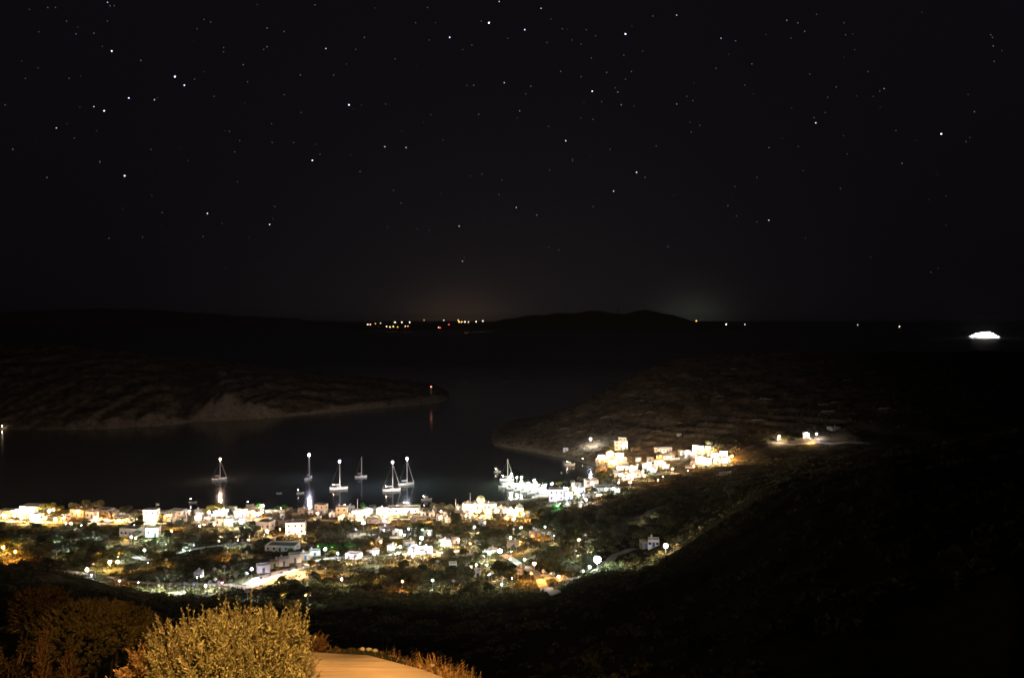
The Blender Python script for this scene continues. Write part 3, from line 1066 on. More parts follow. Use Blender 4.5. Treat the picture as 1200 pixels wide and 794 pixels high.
# ------------------------------------------------------------------ lamps of the village
LIST = [
    (4, 603, 'Y', 1.6), (17, 604, 'P', 1.6), (25, 607, 'Y', 1.4), (30, 599, 'W', 3), (24, 596, 'W', 1.6), (40, 606, 'W', 3.6), (46, 601, 'P', 1.4), (53, 607, 'Y', 1.4),
    (58, 598, 'W', .8), (65, 608, 'Y', 1.2), (75, 606, 'O', .9), (90, 599, 'O', .7), (77, 613, 'B', .25), (83, 613, 'B', .5), (95, 615, 'W', .12),
    (112, 607, 'P', 2.2), (118, 600, 'O', 1.4), (128, 602, 'Y', .9), (140, 606, 'Y', 1.0), (172, 607, 'W', 2.2), (179, 608, 'W', 2.2), (186, 603, 'Y', .8),
    (177, 626, 'W', 3.6), (160, 617, 'W', 1.8), (145, 626, 'Y', 1.0), (154, 629, 'V', .9), (159, 630, 'P', .6), (169, 644, 'B', 1.2), (201, 622, 'O', .3),
    (196, 602, 'O', .7), (205, 600, 'O', .7), (212, 612, 'O', .7), (203, 612, 'O', .8), (222, 598, 'W', .25), (234, 603, 'W', .9), (230, 608, 'P', .3), (234, 616, 'B', .3), (239, 614, 'O', .5), (251, 614, 'W', .7),
    (245, 600, 'V', 1.3), (260, 602, 'W', 3.2), (262, 597, 'Q', 1.2), (268, 613, 'P', 3.0), (278, 604, 'B', 1.4), (283, 611, 'B', 2.6), (288, 598, 'P', .9), (296, 599, 'O', .8), (303, 602, 'W', 1.0), (307, 600, 'O', .7),
    (308, 592, 'C', 1.4), (313, 622, 'P', 2.4), (328, 620, 'O', .4), (337, 621, 'P', .4), (347, 622, 'P', 2.0), (351, 627, 'P', .9), (357, 624, 'Y', .5), (329, 595, 'W', .15), (334, 592, 'W', .2),
    (372, 601, 'P', 1.2), (404, 591, 'W', .2), (402, 604, 'Y', .9), (421, 601, 'P', 2.4), (429, 598, 'B', 1.3), (444, 598, 'W', 1.6), (446, 602, 'P', 1.0), (452, 604, 'P', 1.2), (440, 611, 'Y', .6), (450, 610, 'P', .8),
    (460, 599, 'W', 1.3), (468, 598, 'W', 1.3), (476, 598, 'W', 1.3), (484, 599, 'P', .9), (466, 607, 'O', .6), (450, 621, 'P', .35), (465, 620, 'W', .2), (479, 619, 'B', .7), (495, 620, 'C', .5), (503, 625, 'P', .6),
    (469, 640, 'W', 1.0), (478, 642, 'P', .6), (492, 636, 'Q', .25), (446, 634, 'O', .4), (485, 643, 'P', .9), (496, 644, 'P', 1.1), (505, 645, 'O', .8), (439, 648, 'P', .8), (424, 649, 'P', .7), (457, 643, 'P', .3), (461, 642, 'W', .25),
    (408, 653, 'P', 1.8), (416, 651, 'P', 1.4), (396, 648, 'V', .6), 
    (517, 599, 'P', .6), (516, 606, 'P', 1.0), (525, 610, 'Y', .6), (500, 605, 'Y', .7), (546, 604, 'P', .5), (548, 595, 'W', 2.2), (562, 598, 'Y', 2.2), (571, 600, 'W', 2.2), (578, 593, 'W', 1.2), (553, 599, 'P', .7), (565, 581, 'P', .5), (563, 606, 'W', .2), (568, 612, 'B', .25),
    (600, 598, 'W', 2.6), (606, 596, 'Y', 1.6), (613, 602, 'Y', 1.2), (594, 607, 'O', .8), (602, 608, 'P', .8), (585, 595, 'P', 1.0), (595, 590, 'W', .8), (619, 603, 'O', .9), (590, 601, 'O', 1.0),
    (537, 632, 'P', .9), (531, 633, 'O', .5), (521, 637, 'Q', 2.4), (545, 636, 'O', .5), (598, 630, 'P', .8), (605, 639, 'O', 1.0), (622, 626, 'O', .8), (628, 625, 'O', .9), (635, 626, 'O', .5), (649, 627, 'W', .1),
    (573, 673, 'W', .3), (588, 684, 'W', .35), (600, 677, 'W', .12), (607, 671, 'O', .5), (599, 646, 'W', .15), (571, 646, 'W', .2),
    (664, 572, 'B', 1.0), (672, 573, 'W', .8), (652, 584, 'B', 1.5), (681, 574, 'B', 1.8), (678, 580, 'V', 1.8), (687, 585, 'V', 1.0), (664, 583, 'B', 1.0), (694, 566, 'P', 2.4), (700, 580, 'O', .6), (704, 579, 'O', .4), (710, 573, 'B', .7), (719, 572, 'Q', .8), (738, 565, 'P', .4), (725, 565, 'V', .4), (665, 590, 'W', .3), (681, 592, 'W', .2), (640, 575, 'B', 1.0),
    (716, 529, 'Y', 2.0), (705, 535, 'P', 1.6), (712, 536, 'P', 1.6), (723, 533, 'P', 1.5), (717, 541, 'Y', 3.0), (727, 536, 'P', 1.2), (733, 522, 'W', .6), (703, 545, 'O', .6), (710, 545, 'O', .6),
    (724, 548, 'W', 1.6), (735, 548, 'P', 1.4), (726, 556, 'P', 1.4), (742, 556, 'P', 1.6), (755, 557, 'P', 1.2), (753, 552, 'W', 1.2), (763, 549, 'B', 1.6), (739, 565, 'P', .5), (755, 546, 'B', 1.2), (748, 539, 'W', .7), (762, 543, 'P', 1.2), (709, 552, 'Y', .5), (715, 556, 'Y', .4),
    (768, 544, 'P', 1.4), (775, 541, 'P', 1.8), (781, 547, 'P', .9), (788, 549, 'P', 1.6), (784, 534, 'P', .5), (773, 533, 'O', .7), (785, 527, 'P', .4), (777, 558, 'O', .3), (771, 562, 'O', .4),
    (805, 530, 'B', 1.0), (815, 524, 'W', 2.4), (823, 525, 'W', 2.4), (820, 536, 'W', 2.2), (827, 540, 'W', 3.0), (832, 542, 'P', 2.2), (838, 534, 'P', 1.2), (848, 531, 'P', 1.4), (851, 540, 'P', 3.0), (844, 540, 'P', 1.0), (858, 534, 'O', 1.6), (813, 546, 'O', .6), (806, 551, 'W', .15), (836, 523, 'Y', .8),
    (946, 508, 'W', .55), (950, 514, 'Y', .6),
    (-2, 642, 'Y', 2.4), (4, 641, 'Y', 2.4), (18, 646, 'O', 1.2), (9, 650, 'O', 1.0), (185, 681, 'Q', .9), (199, 684, 'Q', .7), (208, 685, 'B', .5), (216, 683, 'B', .8), (226, 684, 'Q', .4), (173, 681, 'Q', .5), (231, 676, 'W', .15), (241, 686, 'V', .6), (252, 678, 'Q', .8), (256, 682, 'B', .5), (270, 680, 'Q', .3), (246, 681, 'Q', .5), (140, 680, 'B', .15), (110, 670, 'W', .3),
    (162, 682, 'W', .12), (173, 659, 'W', .12), (288, 671, 'C', .4), (290, 692, 'W', .25), (306, 676, 'P', .9), (316, 673, 'P', 1.4), (330, 670, 'P', 2.2), (339, 667, 'P', 2.4), (348, 664, 'P', 2.6), (355, 662, 'P', 2.2), (364, 652, 'P', .6), (223, 638, 'C', .7), (270, 633, 'W', .7), (284, 632, 'W', .6), (332, 698, 'Y', .3), (361, 697, 'W', .15),
    (748, 605, 'W', .22), (760, 599, 'Q', .26), (598, 655, 'W', .2), (690, 664, 'W', .5), (622, 671, 'O', .8),
]
SPECIAL = [
    (260, 682, 'R', .35, 2.0, 'small red lamp beside the lower valley road'),
    (381, 643, 'C', 1.6, 5.0, 'white lamp among trees it lights green'),
    (426, 612, 'V', 3.2, 6.0, 'large bluish white lamp below the chimney-lamp house'),
    (494, 630, 'B', 2.8, 6.0, 'large bluish lamp in the valley above pinkish houses'),
    (586, 645, 'C', 3.6, 6.0, 'large white lamp in the mid valley with a halo'),
    (626, 660, 'O', 2.0, 6.5, 'pinkish lamp on a tall pole at the orange-lit crossroads'),
    (700, 655, 'C', 5.0, 6.0, 'dazzling cyan white lamp on the road bend'),
    (780, 639, 'P', 3.0, 3.5, 'pinkish lamp at the end of the lone slope house'),
    (692, 514, 'B', 3.2, 7.0, 'bluish white lamp above the rocky cove'),
    (913, 511, 'W', 1.3, 4.0, 'left one of the two lamps on the ridge road'),
    (957, 508, 'V', 2.0, 4.0, 'right one of the two lamps on the ridge road'),
    (129, 658, 'Y', 2.4, 4.0, 'left one of the twin orange lamps in the lower valley'),
    (138, 658, 'Y', 2.4, 4.0, 'right one of the twin orange lamps in the lower valley'),
    (102, 667, 'V', 1.3, 4.5, 'violet lamp over pale ground at the dark hill edge'),
    (295, 666, 'V', 1.2, 4.5, 'violet lamp at the foot of the stepped lane'),
    (654, 592, 'G', 1.1, 2.5, 'green lamp inside the green-lit shrub'),
]
HOODED = {(185, 681), (199, 684), (208, 685), (216, 683), (252, 678), (256, 682), (226, 684), (173, 681), (270, 680), (246, 681), (306, 676), (316, 673), (330, 670), (339, 667), (348, 664), (355, 662), (364, 652), (223, 638), (270, 633), (284, 632),
          (748, 605), (760, 599), (690, 664), (622, 671), (607, 671), (605, 639), (545, 636), (531, 633), (196, 602), (205, 600), (212, 612), (203, 612), (140, 606), (145, 626), (160, 617),
          (440, 611), (466, 607), (485, 643), (496, 644), (478, 642), (408, 653), (416, 651), (118, 600), (128, 602), (186, 603), (709, 552), (715, 556), (703, 545), (710, 545), (773, 533),
          (585, 595), (590, 601), (595, 590), (619, 603), (110, 670), (288, 671), (290, 692), (950, 514), (9, 650), (500, 605), (525, 610), (622, 626), (628, 625), (635, 626), (332, 698), (361, 697), (836, 523), (784, 534), (785, 527)}
for a in LIST:
    hd_ = (a[0], a[1]) in HOODED
    if a[2] == 'W' and a[1] > 614:
        a = (a[0], a[1], 'C' if a[0] % 2 else 'B', a[3])
    shore = 1.35 if a[1] < 612 and a[3] >= .5 else 1.0
    lamp(*a[:3], max(a[3] * 1.6, .5 if a[3] > .27 else .34) if hd_ else a[3] * shore, hood=hd_)
_r6 = random.Random(5)
for k in range(34):  # hooded lamps added at random spots to brighten the valley
    u_ = _r6.choice([_r6.uniform(20, 300), _r6.uniform(20, 300), _r6.uniform(300, 540), _r6.uniform(540, 700)])
    lamp(u_, _r6.uniform(616, 678 if u_ > 60 else 640), _r6.choice('YCQOWCB'), _r6.uniform(.5, .95), hood=True)
for k in range(44):
    lamp(_r6.uniform(395, 690), _r6.uniform(616, 682), _r6.choice('PCWOBYQ'), _r6.uniform(.5, .9), hood=k > 15)
for a in SPECIAL:
    lamp(*a)

# whitewashed yard walls between the houses
def yard_wall(u, v, lpx, mat, yaw, phrase):
    x, y, z = hit(u, v)
    L = lpx * y / 1000.0
    a = math.radians(yaw)
    m = MB()
    n = max(2, int(L / 2))
    rings = []
    for i in range(n + 1):
        lx = -L / 2 + L * i / n
        gz = float(H(x + lx * math.cos(a), y + lx * math.sin(a)))
        rings.append([(lx, -.18, gz - z - .6), (lx, -.18, gz - z + 1.25), (lx, 0, gz - z + 1.4), (lx, .18, gz - z + 1.25), (lx, .18, gz - z - .6)])
    m.loft(rings)
    o = obj('yard_wall', m.mesh('yard_wall', M[mat]), None, (x, y, z), None, a)
    tag(o, None, 'wall', 'low yard walls of the village', 'thing')
    later(o, phrase, *pix(x, y, z + .7))


_r8 = random.Random(8)
for k in range(52):
    if k < 28:
        u_, v_ = _r8.uniform(0, 560), _r8.uniform(598, 612)
    elif k < 40:
        u_, v_ = _r8.uniform(690, 855), _r8.uniform(538, 560)
    else:
        u_, v_ = _r8.uniform(60, 680), _r8.uniform(618, 660)
    wh = _r8.random() < .65
    x, y, z = hit(u_, v_)
    if any(inside(b, x, y, 1.5) for b in HOUSE_BOXES):
        continue
    yard_wall(u_, v_, _r8.uniform(6, 17), 'white' if wh else 'stone', _r8.uniform(-25, 25), 'low whitewashed yard wall' if wh else 'low rubble yard wall')

# ------------------------------------------------------------------ roads and paths
def road(name, pts, width, mat):
    P = [hit(u, v)[:2] for u, v in pts]
    out = []
    for (x0, y0), (x1, y1) in zip(P[:-1], P[1:]):
        n = max(2, int(math.hypot(x1 - x0, y1 - y0) / 1.5))
        for i in range(n):
            t = i / n
            out.append((x0 + (x1 - x0) * t, y0 + (y1 - y0) * t))
    out.append(P[-1])
    A = np.array(out)
    for _ in range(6):
        A[1:-1] = (A[:-2] + 2 * A[1:-1] + A[2:]) / 4
    T = np.gradient(A, axis=0)
    N = np.stack([-T[:, 1], T[:, 0]], -1)
    N /= np.linalg.norm(N, axis=1)[:, None] + 1e-9
    offs = np.linspace(-width / 2, width / 2, 5)
    V = []
    for o in offs:
        Q = A + N * o
        V.append(np.stack([Q[:, 0], Q[:, 1], H(Q[:, 0], Q[:, 1]) + .22], -1))
    V = np.stack(V, 1)
    me = np_mesh(name, V.reshape(-1, 3), grid_faces(V.shape[0], 5), mat, True)
    tag(obj(name, me), kind='structure')
    ROADS.append((A, width))


ROADS = []
road('road', [(288, 692), (300, 680), (318, 673), (338, 668), (358, 662), (378, 655), (400, 653), (430, 652), (460, 650), (490, 650), (525, 647), (553, 645)], 3.4, M['lane'])
road('road', [(590, 650), (607, 660), (620, 668), (632, 676), (642, 690), (652, 697)], 2.6, M['lane'])
road('road', [(630, 673), (655, 676), (678, 677), (695, 670), (708, 660), (722, 650), (745, 643)], 2.8, M['lane'])
road('road', [(60, 668), (100, 674), (140, 680), (185, 684), (235, 684), (270, 686), (290, 690)], 4.0, M['lane'])
road('path', [(292, 686), (303, 680), (320, 674), (338, 669), (352, 665), (360, 663)], 6.5, M['concrete'])
road('path', [(148, 646), (156, 652), (166, 657), (180, 656), (200, 650), (222, 645), (260, 639), (290, 635)], 3.0, M['lane'])
road('path', [(-30, 610), (60, 612), (130, 614), (215, 613), (300, 610), (400, 610), (500, 608), (560, 604), (620, 606)], 3.5, M['concrete'])
road('path', [(870, 528), (890, 520), (910, 519), (930, 521), (955, 519), (985, 519), (1020, 520)], 3.5, M['lane'])
road('path', [(730, 606), (745, 607), (760, 601), (778, 593)], 6.0, M['lane'])

# ------------------------------------------------------------------ quay
qa, qb = at_z(652, 580), at_z(592, 567)
q = MB()
dx, dy = qb[0] - qa[0], qb[1] - qa[1]
ln = math.hypot(dx, dy)
ex, ey = dx / ln, dy / ln
nx, ny = -ey, ex
qp = [(qa[0] + nx * -4 - ex * 8, qa[1] + ny * -4 - ey * 8), (qb[0] - nx * 4, qb[1] - ny * 4), (qb[0] + nx * 4, qb[1] + ny * 4), (qa[0] + nx * 4 - ex * 8, qa[1] + ny * 4 - ey * 8)]
q.prism(qp, -3, 1.1)
sp = [at_z(614, 590), at_z(628, 583), at_z(655, 577), at_z(668, 582), at_z(662, 590), at_z(640, 593)]
q.prism(sp, -3, 1.3)
tag(obj('quay', q.mesh('quay', M['concrete'])), 'grey concrete jetty and quay apron lit by floodlights', 'quay')
for t, s in ((.06, 1.6), (.18, 2.4), (.32, 2.6), (.46, 2.6), (.6, 2.6), (.74, 2.4), (.88, 2.2), (.98, 1.4)):
    t += random.uniform(-.035, .035)
    px_, py_ = qa[0] + dx * t + nx * random.uniform(-2.5, 2.5), qa[1] + dy * t + ny * random.uniform(-2.5, 2.5)
    root = empty('quay_lamp', (px_, py_, 1.1))
    h = random.uniform(3.4, 6.6)
    r = random.uniform(.25, .5)
    obj('pole', POLE, root, (0, 0, 0), (1.3, 1.3, h))
    obj('bulb', bulb_mesh(lamp_mat('Q', LAMP_GAIN * s * 1.2 / (math.pi * r * r))), root, (0, 0, h + r * .5), (r, r, r))
    obj('cap', CAPM, root, (0, 0, h + r * 1.4), (r, r, .5))
    tag(root, None, 'street lamp', 'floodlights along the jetty')
    later(root, 'greenish white floodlight on a jetty pole', *pix(px_, py_, 6))
    LAMPS.append((px_, py_, 6, 'Q', s))

# ------------------------------------------------------------------ boats
def hull_rings(L, B, D, sheer=.25):
    rings = []
    for i in range(11):
        t = i / 10.0
        x = -L / 2 + L * t
        w = B / 2 * (math.sin(math.pi * (.30 + .70 * t)) ** .75 if t > .0 else .86) if t < 1 else .02
        w = max(B / 2 * (1 - ((t - .42) / .58) ** 2.4) if t > .42 else B / 2 * (.80 + .20 * math.sin(t / .42 * math.pi / 2)), .03)
        zd = D * (1 + sheer * (2 * t - .8) ** 2)
        keel = -.45 + (.55 * max(t - .8, 0) / .2 if t > .8 else 0)
        rings.append([(x + .25 * (t > .95) * 1, -w, zd), (x, -w * .92, zd * .45), (x, -w * .55, keel * .5), (x, 0, keel), (x, w * .55, keel * .5), (x, w * .92, zd * .45), (x + .25 * (t > .95) * 1, w, zd)])
    return rings


def yacht(u, v, L, mast, yaw, light, label, masthead='V', sail=True, s=1.6, bulb=True, deck=0.0):
    x, y = at_z(u, v)
    root = empty('sailing_yacht', (x, y, 0), math.radians(yaw))
    B, D = L * .30, L * .105
    obj('hull', MB().loft(hull_rings(L, B, D)).mesh('hull', M['hull']), root)
    m = MB()
    m.loft([[(-L * .12, -B * .30, D), (L * .22, -B * .20, D * 1.05), (L * .22, B * .20, D * 1.05), (-L * .12, B * .30, D)],
            [(-L * .10, -B * .26, D + .75), (L * .12, -B * .17, D + .6), (L * .12, B * .17, D + .6), (-L * .10, B * .26, D + .75)]])
    cab = obj('cabin', m.mesh('cabin', M['hull']), root)
    for sd in (-1, 1):
        obj('window', MB().box(-L * .07, L * .06, sd * B * .275 - .03, sd * B * .275 + .03, D + .25, D + .5).mesh('window', M['glass']), cab)
    obj('sprayhood', MB().loft([[(-L * .16, -B * .3, D + .2), (-L * .06, -B * .27, D + .72), (-L * .06, B * .27, D + .72), (-L * .16, B * .3, D + .2)],
                                [(-L * .15, -B * .27, D + 1.3), (-L * .07, -B * .24, D + 1.25), (-L * .07, B * .24, D + 1.25), (-L * .15, B * .27, D + 1.3)]]).mesh('sprayhood', M['navy']), root)
    mx = L * .06
    obj('mast', MB().tube((mx, 0, D), (mx, 0, mast), .20, .13, 8).mesh('mast', M['alloy']), root)
    bo = obj('boom', MB().tube((mx, 0, D + 1.9), (mx - L * .36, 0, D + 1.8), .12, .10, 8).mesh('boom', M['alloy']), root)
    obj('sail_cover', MB().tube((mx - .1, 0, D + 2.15), (mx - L * .34, 0, D + 2.0), .26, .16, 8).mesh('sail_cover', M['canvas']), bo)
    for zf in (.55, .78):
        obj('spreader', MB().box(mx - .06, mx + .06, -B * .3, B * .3, mast * zf, mast * zf + .08).mesh('spreader', M['alloy']), root)
    r_ = MB()
    for sd in (-1, 1):
        r_.tube((mx, sd * B * .46, D), (mx, sd * .1, mast * .97), .03, .03, 4)
    r_.tube((-L * .49, 0, D * 1.1), (mx, 0, mast * .99), .03, .03, 4)
    obj('shrouds', r_.mesh('shrouds', M['metal']), root)
    if sail:
        obj('furled_genoa', MB().tube((L * .49, 0, D * 1.35), (mx + .15, 0, mast * .95), .17, .05, 6).mesh('furled_genoa', M['canvas']), root)
    if bulb:
        r = .36
        obj('masthead_light', bulb_mesh(lamp_mat(masthead, 800 * s / (math.pi * r * r))), root, (mx, 0, mast + r), (r, r, r))
        LAMPS.append((x, y, mast, masthead, s))
    if deck:
        r = .16
        obj('added_deck_light', bulb_mesh(lamp_mat('P', 110 * deck / (math.pi * r * r))), root, (-L * .30, 0, D + 2.1), (r, r, r))  # added lamp brightening the deck, none seen aboard
    tag(root, label, 'yacht', 'yachts anchored in the bay')
    return root


yacht(257, 562, 10.5, 14.5, 35, True, 'dim-hulled yacht with a pinkish masthead light, first of the anchored row', 'P', s=1.6)
yacht(362, 561, 10.5, 17.0, 80, True, 'yacht seen stern on with a bluish masthead light, second in the row', 'V', s=1.5, sail=False)
yacht(397, 573, 12.0, 18.5, 14, True, 'white-hulled yacht with a bare mast and bright hull, third in the row', 'V', s=1.5, sail=False, deck=.1)
yacht(423, 559, 8.5, 15.0, 20, True, 'small dim yacht without any masthead light', bulb=False, sail=False)
yacht(459, 575, 12.0, 19.0, 16, True, 'white-hulled yacht with a furled foresail lying in front of another', 'V', s=1.5, deck=.1)
yacht(476, 568, 11.0, 18.0, 24, True, 'dimmer yacht with the brightest masthead light behind the white one', 'B', s=2.2)
yacht(594, 563, 10, 15.5, -8, True, 'sailing boat moored at the jetty head with an unlit mast', bulb=False, deck=.15)

BOAT_N = 0


def motorboat(u, v, L, yaw, label, cabin=True, mat='hull', lit=0.0, z=0.0):
    x, y = at_z(u, v)
    root = empty('motor_boat', (x, y, z), math.radians(yaw))
    B, D = L * .36, L * .13
    obj('hull', MB().loft(hull_rings(L, B, D, .4)).mesh('hull', M[mat]), root)
    obj('gunwale', MB().box(-L * .46, L * .25, -B * .46, -B * .38, D, D + .12).box(-L * .46, L * .25, B * .38, B * .46, D, D + .12).mesh('gunwale', M['brown']), root)
    if cabin:
        c = obj('wheelhouse', MB().box(-L * .18, L * .08, -B * .27, B * .27, D * .9, D + 1.55).box(-L * .21, L * .11, -B * .31, B * .31, D + 1.552, D + 1.68).mesh('wheelhouse', M['hull']), root)
        obj('window', MB().box(L * .08 - .01, L * .08 + .03, -B * .22, B * .22, D + .8, D + 1.35).mesh('window', M['glass']), c)
        obj('mast', MB().tube((-L * .1, 0, D + 1.68), (-L * .1, 0, D + 3.6), .07, .05, 6).mesh('mast', M['alloy']), root)
    else:
        obj('thwart', MB().box(-.15, .15, -B * .4, B * .4, D * .8, D * .8 + .06).mesh('thwart', M['brown']), root)
        obj('outboard', MB().box(-L / 2 - .35, -L / 2 - .02, -.18, .18, D * .4, D + .45).mesh('outboard', M['navy']), root)
    if lit:
        r = .16
        obj('deck_lamp', bulb_mesh(lamp_mat('W', 60 * lit / (math.pi * r * r))), root, (-L * .3, 0, D + 2.0), (r, r, r))
    tag(root, label, 'boat', 'small boats in the bay')


motorboat(226, 589, 4.6, 8, 'small open boat moored left of the flood-lit reflections', False, lit=.12)
motorboat(352, 578, 4.6, 25, 'small open boat left of the second yacht', False, lit=.10)
motorboat(327, 578, 3.2, 10, 'tiny tender floating alone between the first two yachts', False)
motorboat(293, 592, 4.6, 25, 'small open boat tucked in near the red-roofed taverna', False, lit=.10)
motorboat(500, 586, 6.6, 20, 'white motor boat moored off the shore trees', True, lit=.18)
motorboat(668, 545, 8.0, 12, 'white motor boat lying in the inner cove', True, lit=.25)
motorboat(685, 541, 5.0, 5, 'small boat moored at the cove edge', False, lit=.15)
motorboat(672, 549, 2.6, 40, 'dinghy floating beside the motor boat in the cove', False)
motorboat(583, 553, 5.0, 15, 'pale motor boat lying off the jetty head', True, lit=.10)
for i, (t, sd) in enumerate(((.15, 1), (.29, 1), (.43, 1), (.57, 1), (.71, 1), (.86, 1), (.42, -1), (.56, -1), (.70, -1), (.84, -1))):
    px_, py_ = qa[0] + dx * t + nx * sd * 8.5, qa[1] + dy * t + ny * sd * 8.5
    uu, vv = pix(px_, py_, 0)
    ords = ['first', 'second', 'third', 'fourth', 'fifth', 'sixth']
    side = 'far' if sd > 0 else 'near'
    k = i if sd > 0 else i - 6
    motorboat(uu, vv, random.uniform(6.5, 8.5), math.degrees(math.atan2(ny * sd, nx * sd)) + random.uniform(-6, 6),
              f'{ords[k]} white boat from the land on the {side} side of the jetty', True)
x, y = at_z(658, 554)
b_ = empty('mooring_buoy', (x, y, 0))
obj('float', MB().lathe([(.1, -.4), (.6, -.1), (.65, .2), (.3, .6), (.08, .7)], 12).mesh('float', M['hull']), b_)
obj('ring', MB().tube((0, 0, .7), (0, 0, .95), .07, .07, 6).mesh('ring', M['metal']), b_)
tag(b_, 'round white mooring buoy floating in front of the cove', 'buoy')

# parked cars
def car(u, v, yaw, body, label):
    x, y, z = hit(u, v)
    root = empty('parked_car', (x, y, float(H(x, y)) + .22), math.radians(yaw))
    m = MB()
    prof = [(-2.0, .35), (-2.05, .8), (-1.9, 1.0), (2.0, .85), (2.1, .6), (2.05, .35)]
    m.loft([[(px_, sy, pz) for px_, pz in prof] for sy in (-.82, .82)])
    obj('body', m.mesh('body', M[body]), root)
    m = MB()
    m.loft([[(-1.75, -.74, 1.0), (.95, -.74, .95), (.95, .74, .95), (-1.75, .74, 1.0)], [(-1.4, -.6, 1.48), (.25, -.6, 1.48), (.25, .6, 1.48), (-1.4, .6, 1.48)]])
    obj('windows', m.mesh('windows', M['glass']), root)
    obj('roof', MB().box(-1.38, .23, -.59, .59, 1.482, 1.53).mesh('roof', M[body]), root)
    for wx in (-1.3, 1.3):
        for wy in (-.82, .82):
            wh = obj('wheel', WHEEL, root, (wx, wy, .32))
            obj('rim', RIM, wh)
    for wy in (-.55, .55):
        obj('headlight', MB().box(2.06, 2.12, wy - .16, wy + .16, .58, .72).mesh('headlight', M['glass']), root)
    tag(root, label, 'car')


WHEEL = MB().tube((0, -.11, 0), (0, .11, 0), .32, .32, 12).mesh('wheel', M['rubber'])
RIM = MB().tube((0, -.12, 0), (0, .12, 0), .18, .18, 8).mesh('rim', M['metal'])
car(571, 648, 10, 'hull', 'white car parked left of the big white valley lamp')
car(479, 624, 15, 'navy', 'dark blue car parked under a lamp in the mid valley')
car(664, 594, 20, 'hull', 'white car parked right of the green-lit shrub')
car(141, 681, 5, 'metal', 'grey car parked on the lower valley road')
car(640, 676, 12, 'metal', 'grey car parked at the orange-lit crossroads')

# spot lamps added on the beach to light two yacht hulls, no source seen
def floodlight(u, v, tu, tv, tz, power, label):
    x, y, z = hit(u, v, 4.0, 240)
    g = float(H(x, y))
    root = empty('hull_fill_lamp', (x, y, g))
    obj('pole', POLE, root, (0, 0, -.4), (1.2, 1.2, z - g + .1))
    tx, ty = at_z(tu, tv)
    dv = Vector((tx - x, ty - y, tz - z))
    rot = dv.to_track_quat('-Z', 'Y')
    hs = obj('housing', MB().box(-.3, .3, -.22, .22, .05, .35).box(-.34, -.30, -.25, .25, -.12, .35).box(.30, .34, -.25, .25, -.12, .35).mesh('housing', M['metal']), root, (0, 0, z - g))
    hs.rotation_mode = 'QUATERNION'
    hs.rotation_quaternion = rot
    ld = bpy.data.lights.new('beam', 'SPOT')
    ld.energy = power
    ld.color = (1, .80, .68)
    ld.spot_size = math.radians(17)
    ld.spot_blend = .8
    ld.shadow_soft_size = .15
    bm_ = obj('beam', ld, hs, (0, 0, 0))
    tag(root, label, 'floodlight', 'lamps added to light the yachts')


floodlight(411, 590, 397, 571, 1.0, 420000, 'added floodlight on a beach pole, lighting the third yacht')
floodlight(482, 590, 461, 573, 1.0, 420000, 'added floodlight on a beach pole, lighting the white yacht with a furled foresail')

# ------------------------------------------------------------------ trees
def crown_mesh(name, mat, seed, n=1300, lobes=8, flat=.75, leaf=.13):
    """uneven crown of unit radius: many small leaf faces on and inside overlapping lobes"""
    r = np.random.default_rng(seed)
    C = r.normal(size=(lobes, 3))
    C /= np.linalg.norm(C, axis=1)[:, None]
    C *= r.uniform(.25, .68, (lobes, 1))
    C[:, 2] = np.abs(C[:, 2]) * flat * .9
    R = r.uniform(.26, .48, lobes)
    k = r.integers(0, lobes, n)
    d = r.normal(size=(n, 3))
    d /= np.linalg.norm(d, axis=1)[:, None]
    d[:, 2] = np.where(d[:, 2] < -.45, -d[:, 2], d[:, 2])
    rad = R[k] * r.uniform(.55, 1.08, n) ** .6
    P = C[k] + d * rad[:, None]
    P[:, 2] *= flat
    nrm = d + r.normal(scale=.6, size=(n, 3))
    nrm /= np.linalg.norm(nrm, axis=1)[:, None]
    a = np.cross(nrm, r.normal(size=(n, 3)))
    a /= np.linalg.norm(a, axis=1)[:, None]
    b = np.cross(nrm, a)
    s = leaf * r.uniform(.5, 1.3, (n, 1))
    V = np.stack([P - a * s, P + b * s * .55, P + a * s, P - b * s * .55], 1).reshape(-1, 3)
    F = np.arange(n * 4).reshape(n, 4)
    return np_mesh(name, V, F, mat)


def trunk_mesh(name, seed):
    r = random.Random(seed)
    m = MB()
    p = Vector((0, 0, -.3))
    prev = p
    rad = .11
    for i in range(3):
        q = prev + Vector((r.uniform(-.08, .08), r.uniform(-.08, .08), .26))
        m.tube(prev, q, rad, rad * .8, 6, i == 0)
        prev, rad = q, rad * .8
    for k in range(4):
        a = k * 1.57 + r.uniform(-.4, .4)
        m.tube(prev, prev + Vector((.42 * math.cos(a), .42 * math.sin(a), .42)), rad * .8, rad * .25, 5, False)
    return m.mesh(name, M['bark'])


CROWNS = {k: [crown_mesh('crown', M[k], 20 + i + 10 * j, lobes=7 + i, flat=(.7, .85, 1.0, .75)[i]) for i in range(4)] for j, k in enumerate(('crown', 'crown_pale', 'crown_lit', 'crown_lit_green'))}
CYP = []
TRUNKS = [trunk_mesh('trunk', 5 + i) for i in range(3)]
TREES = []


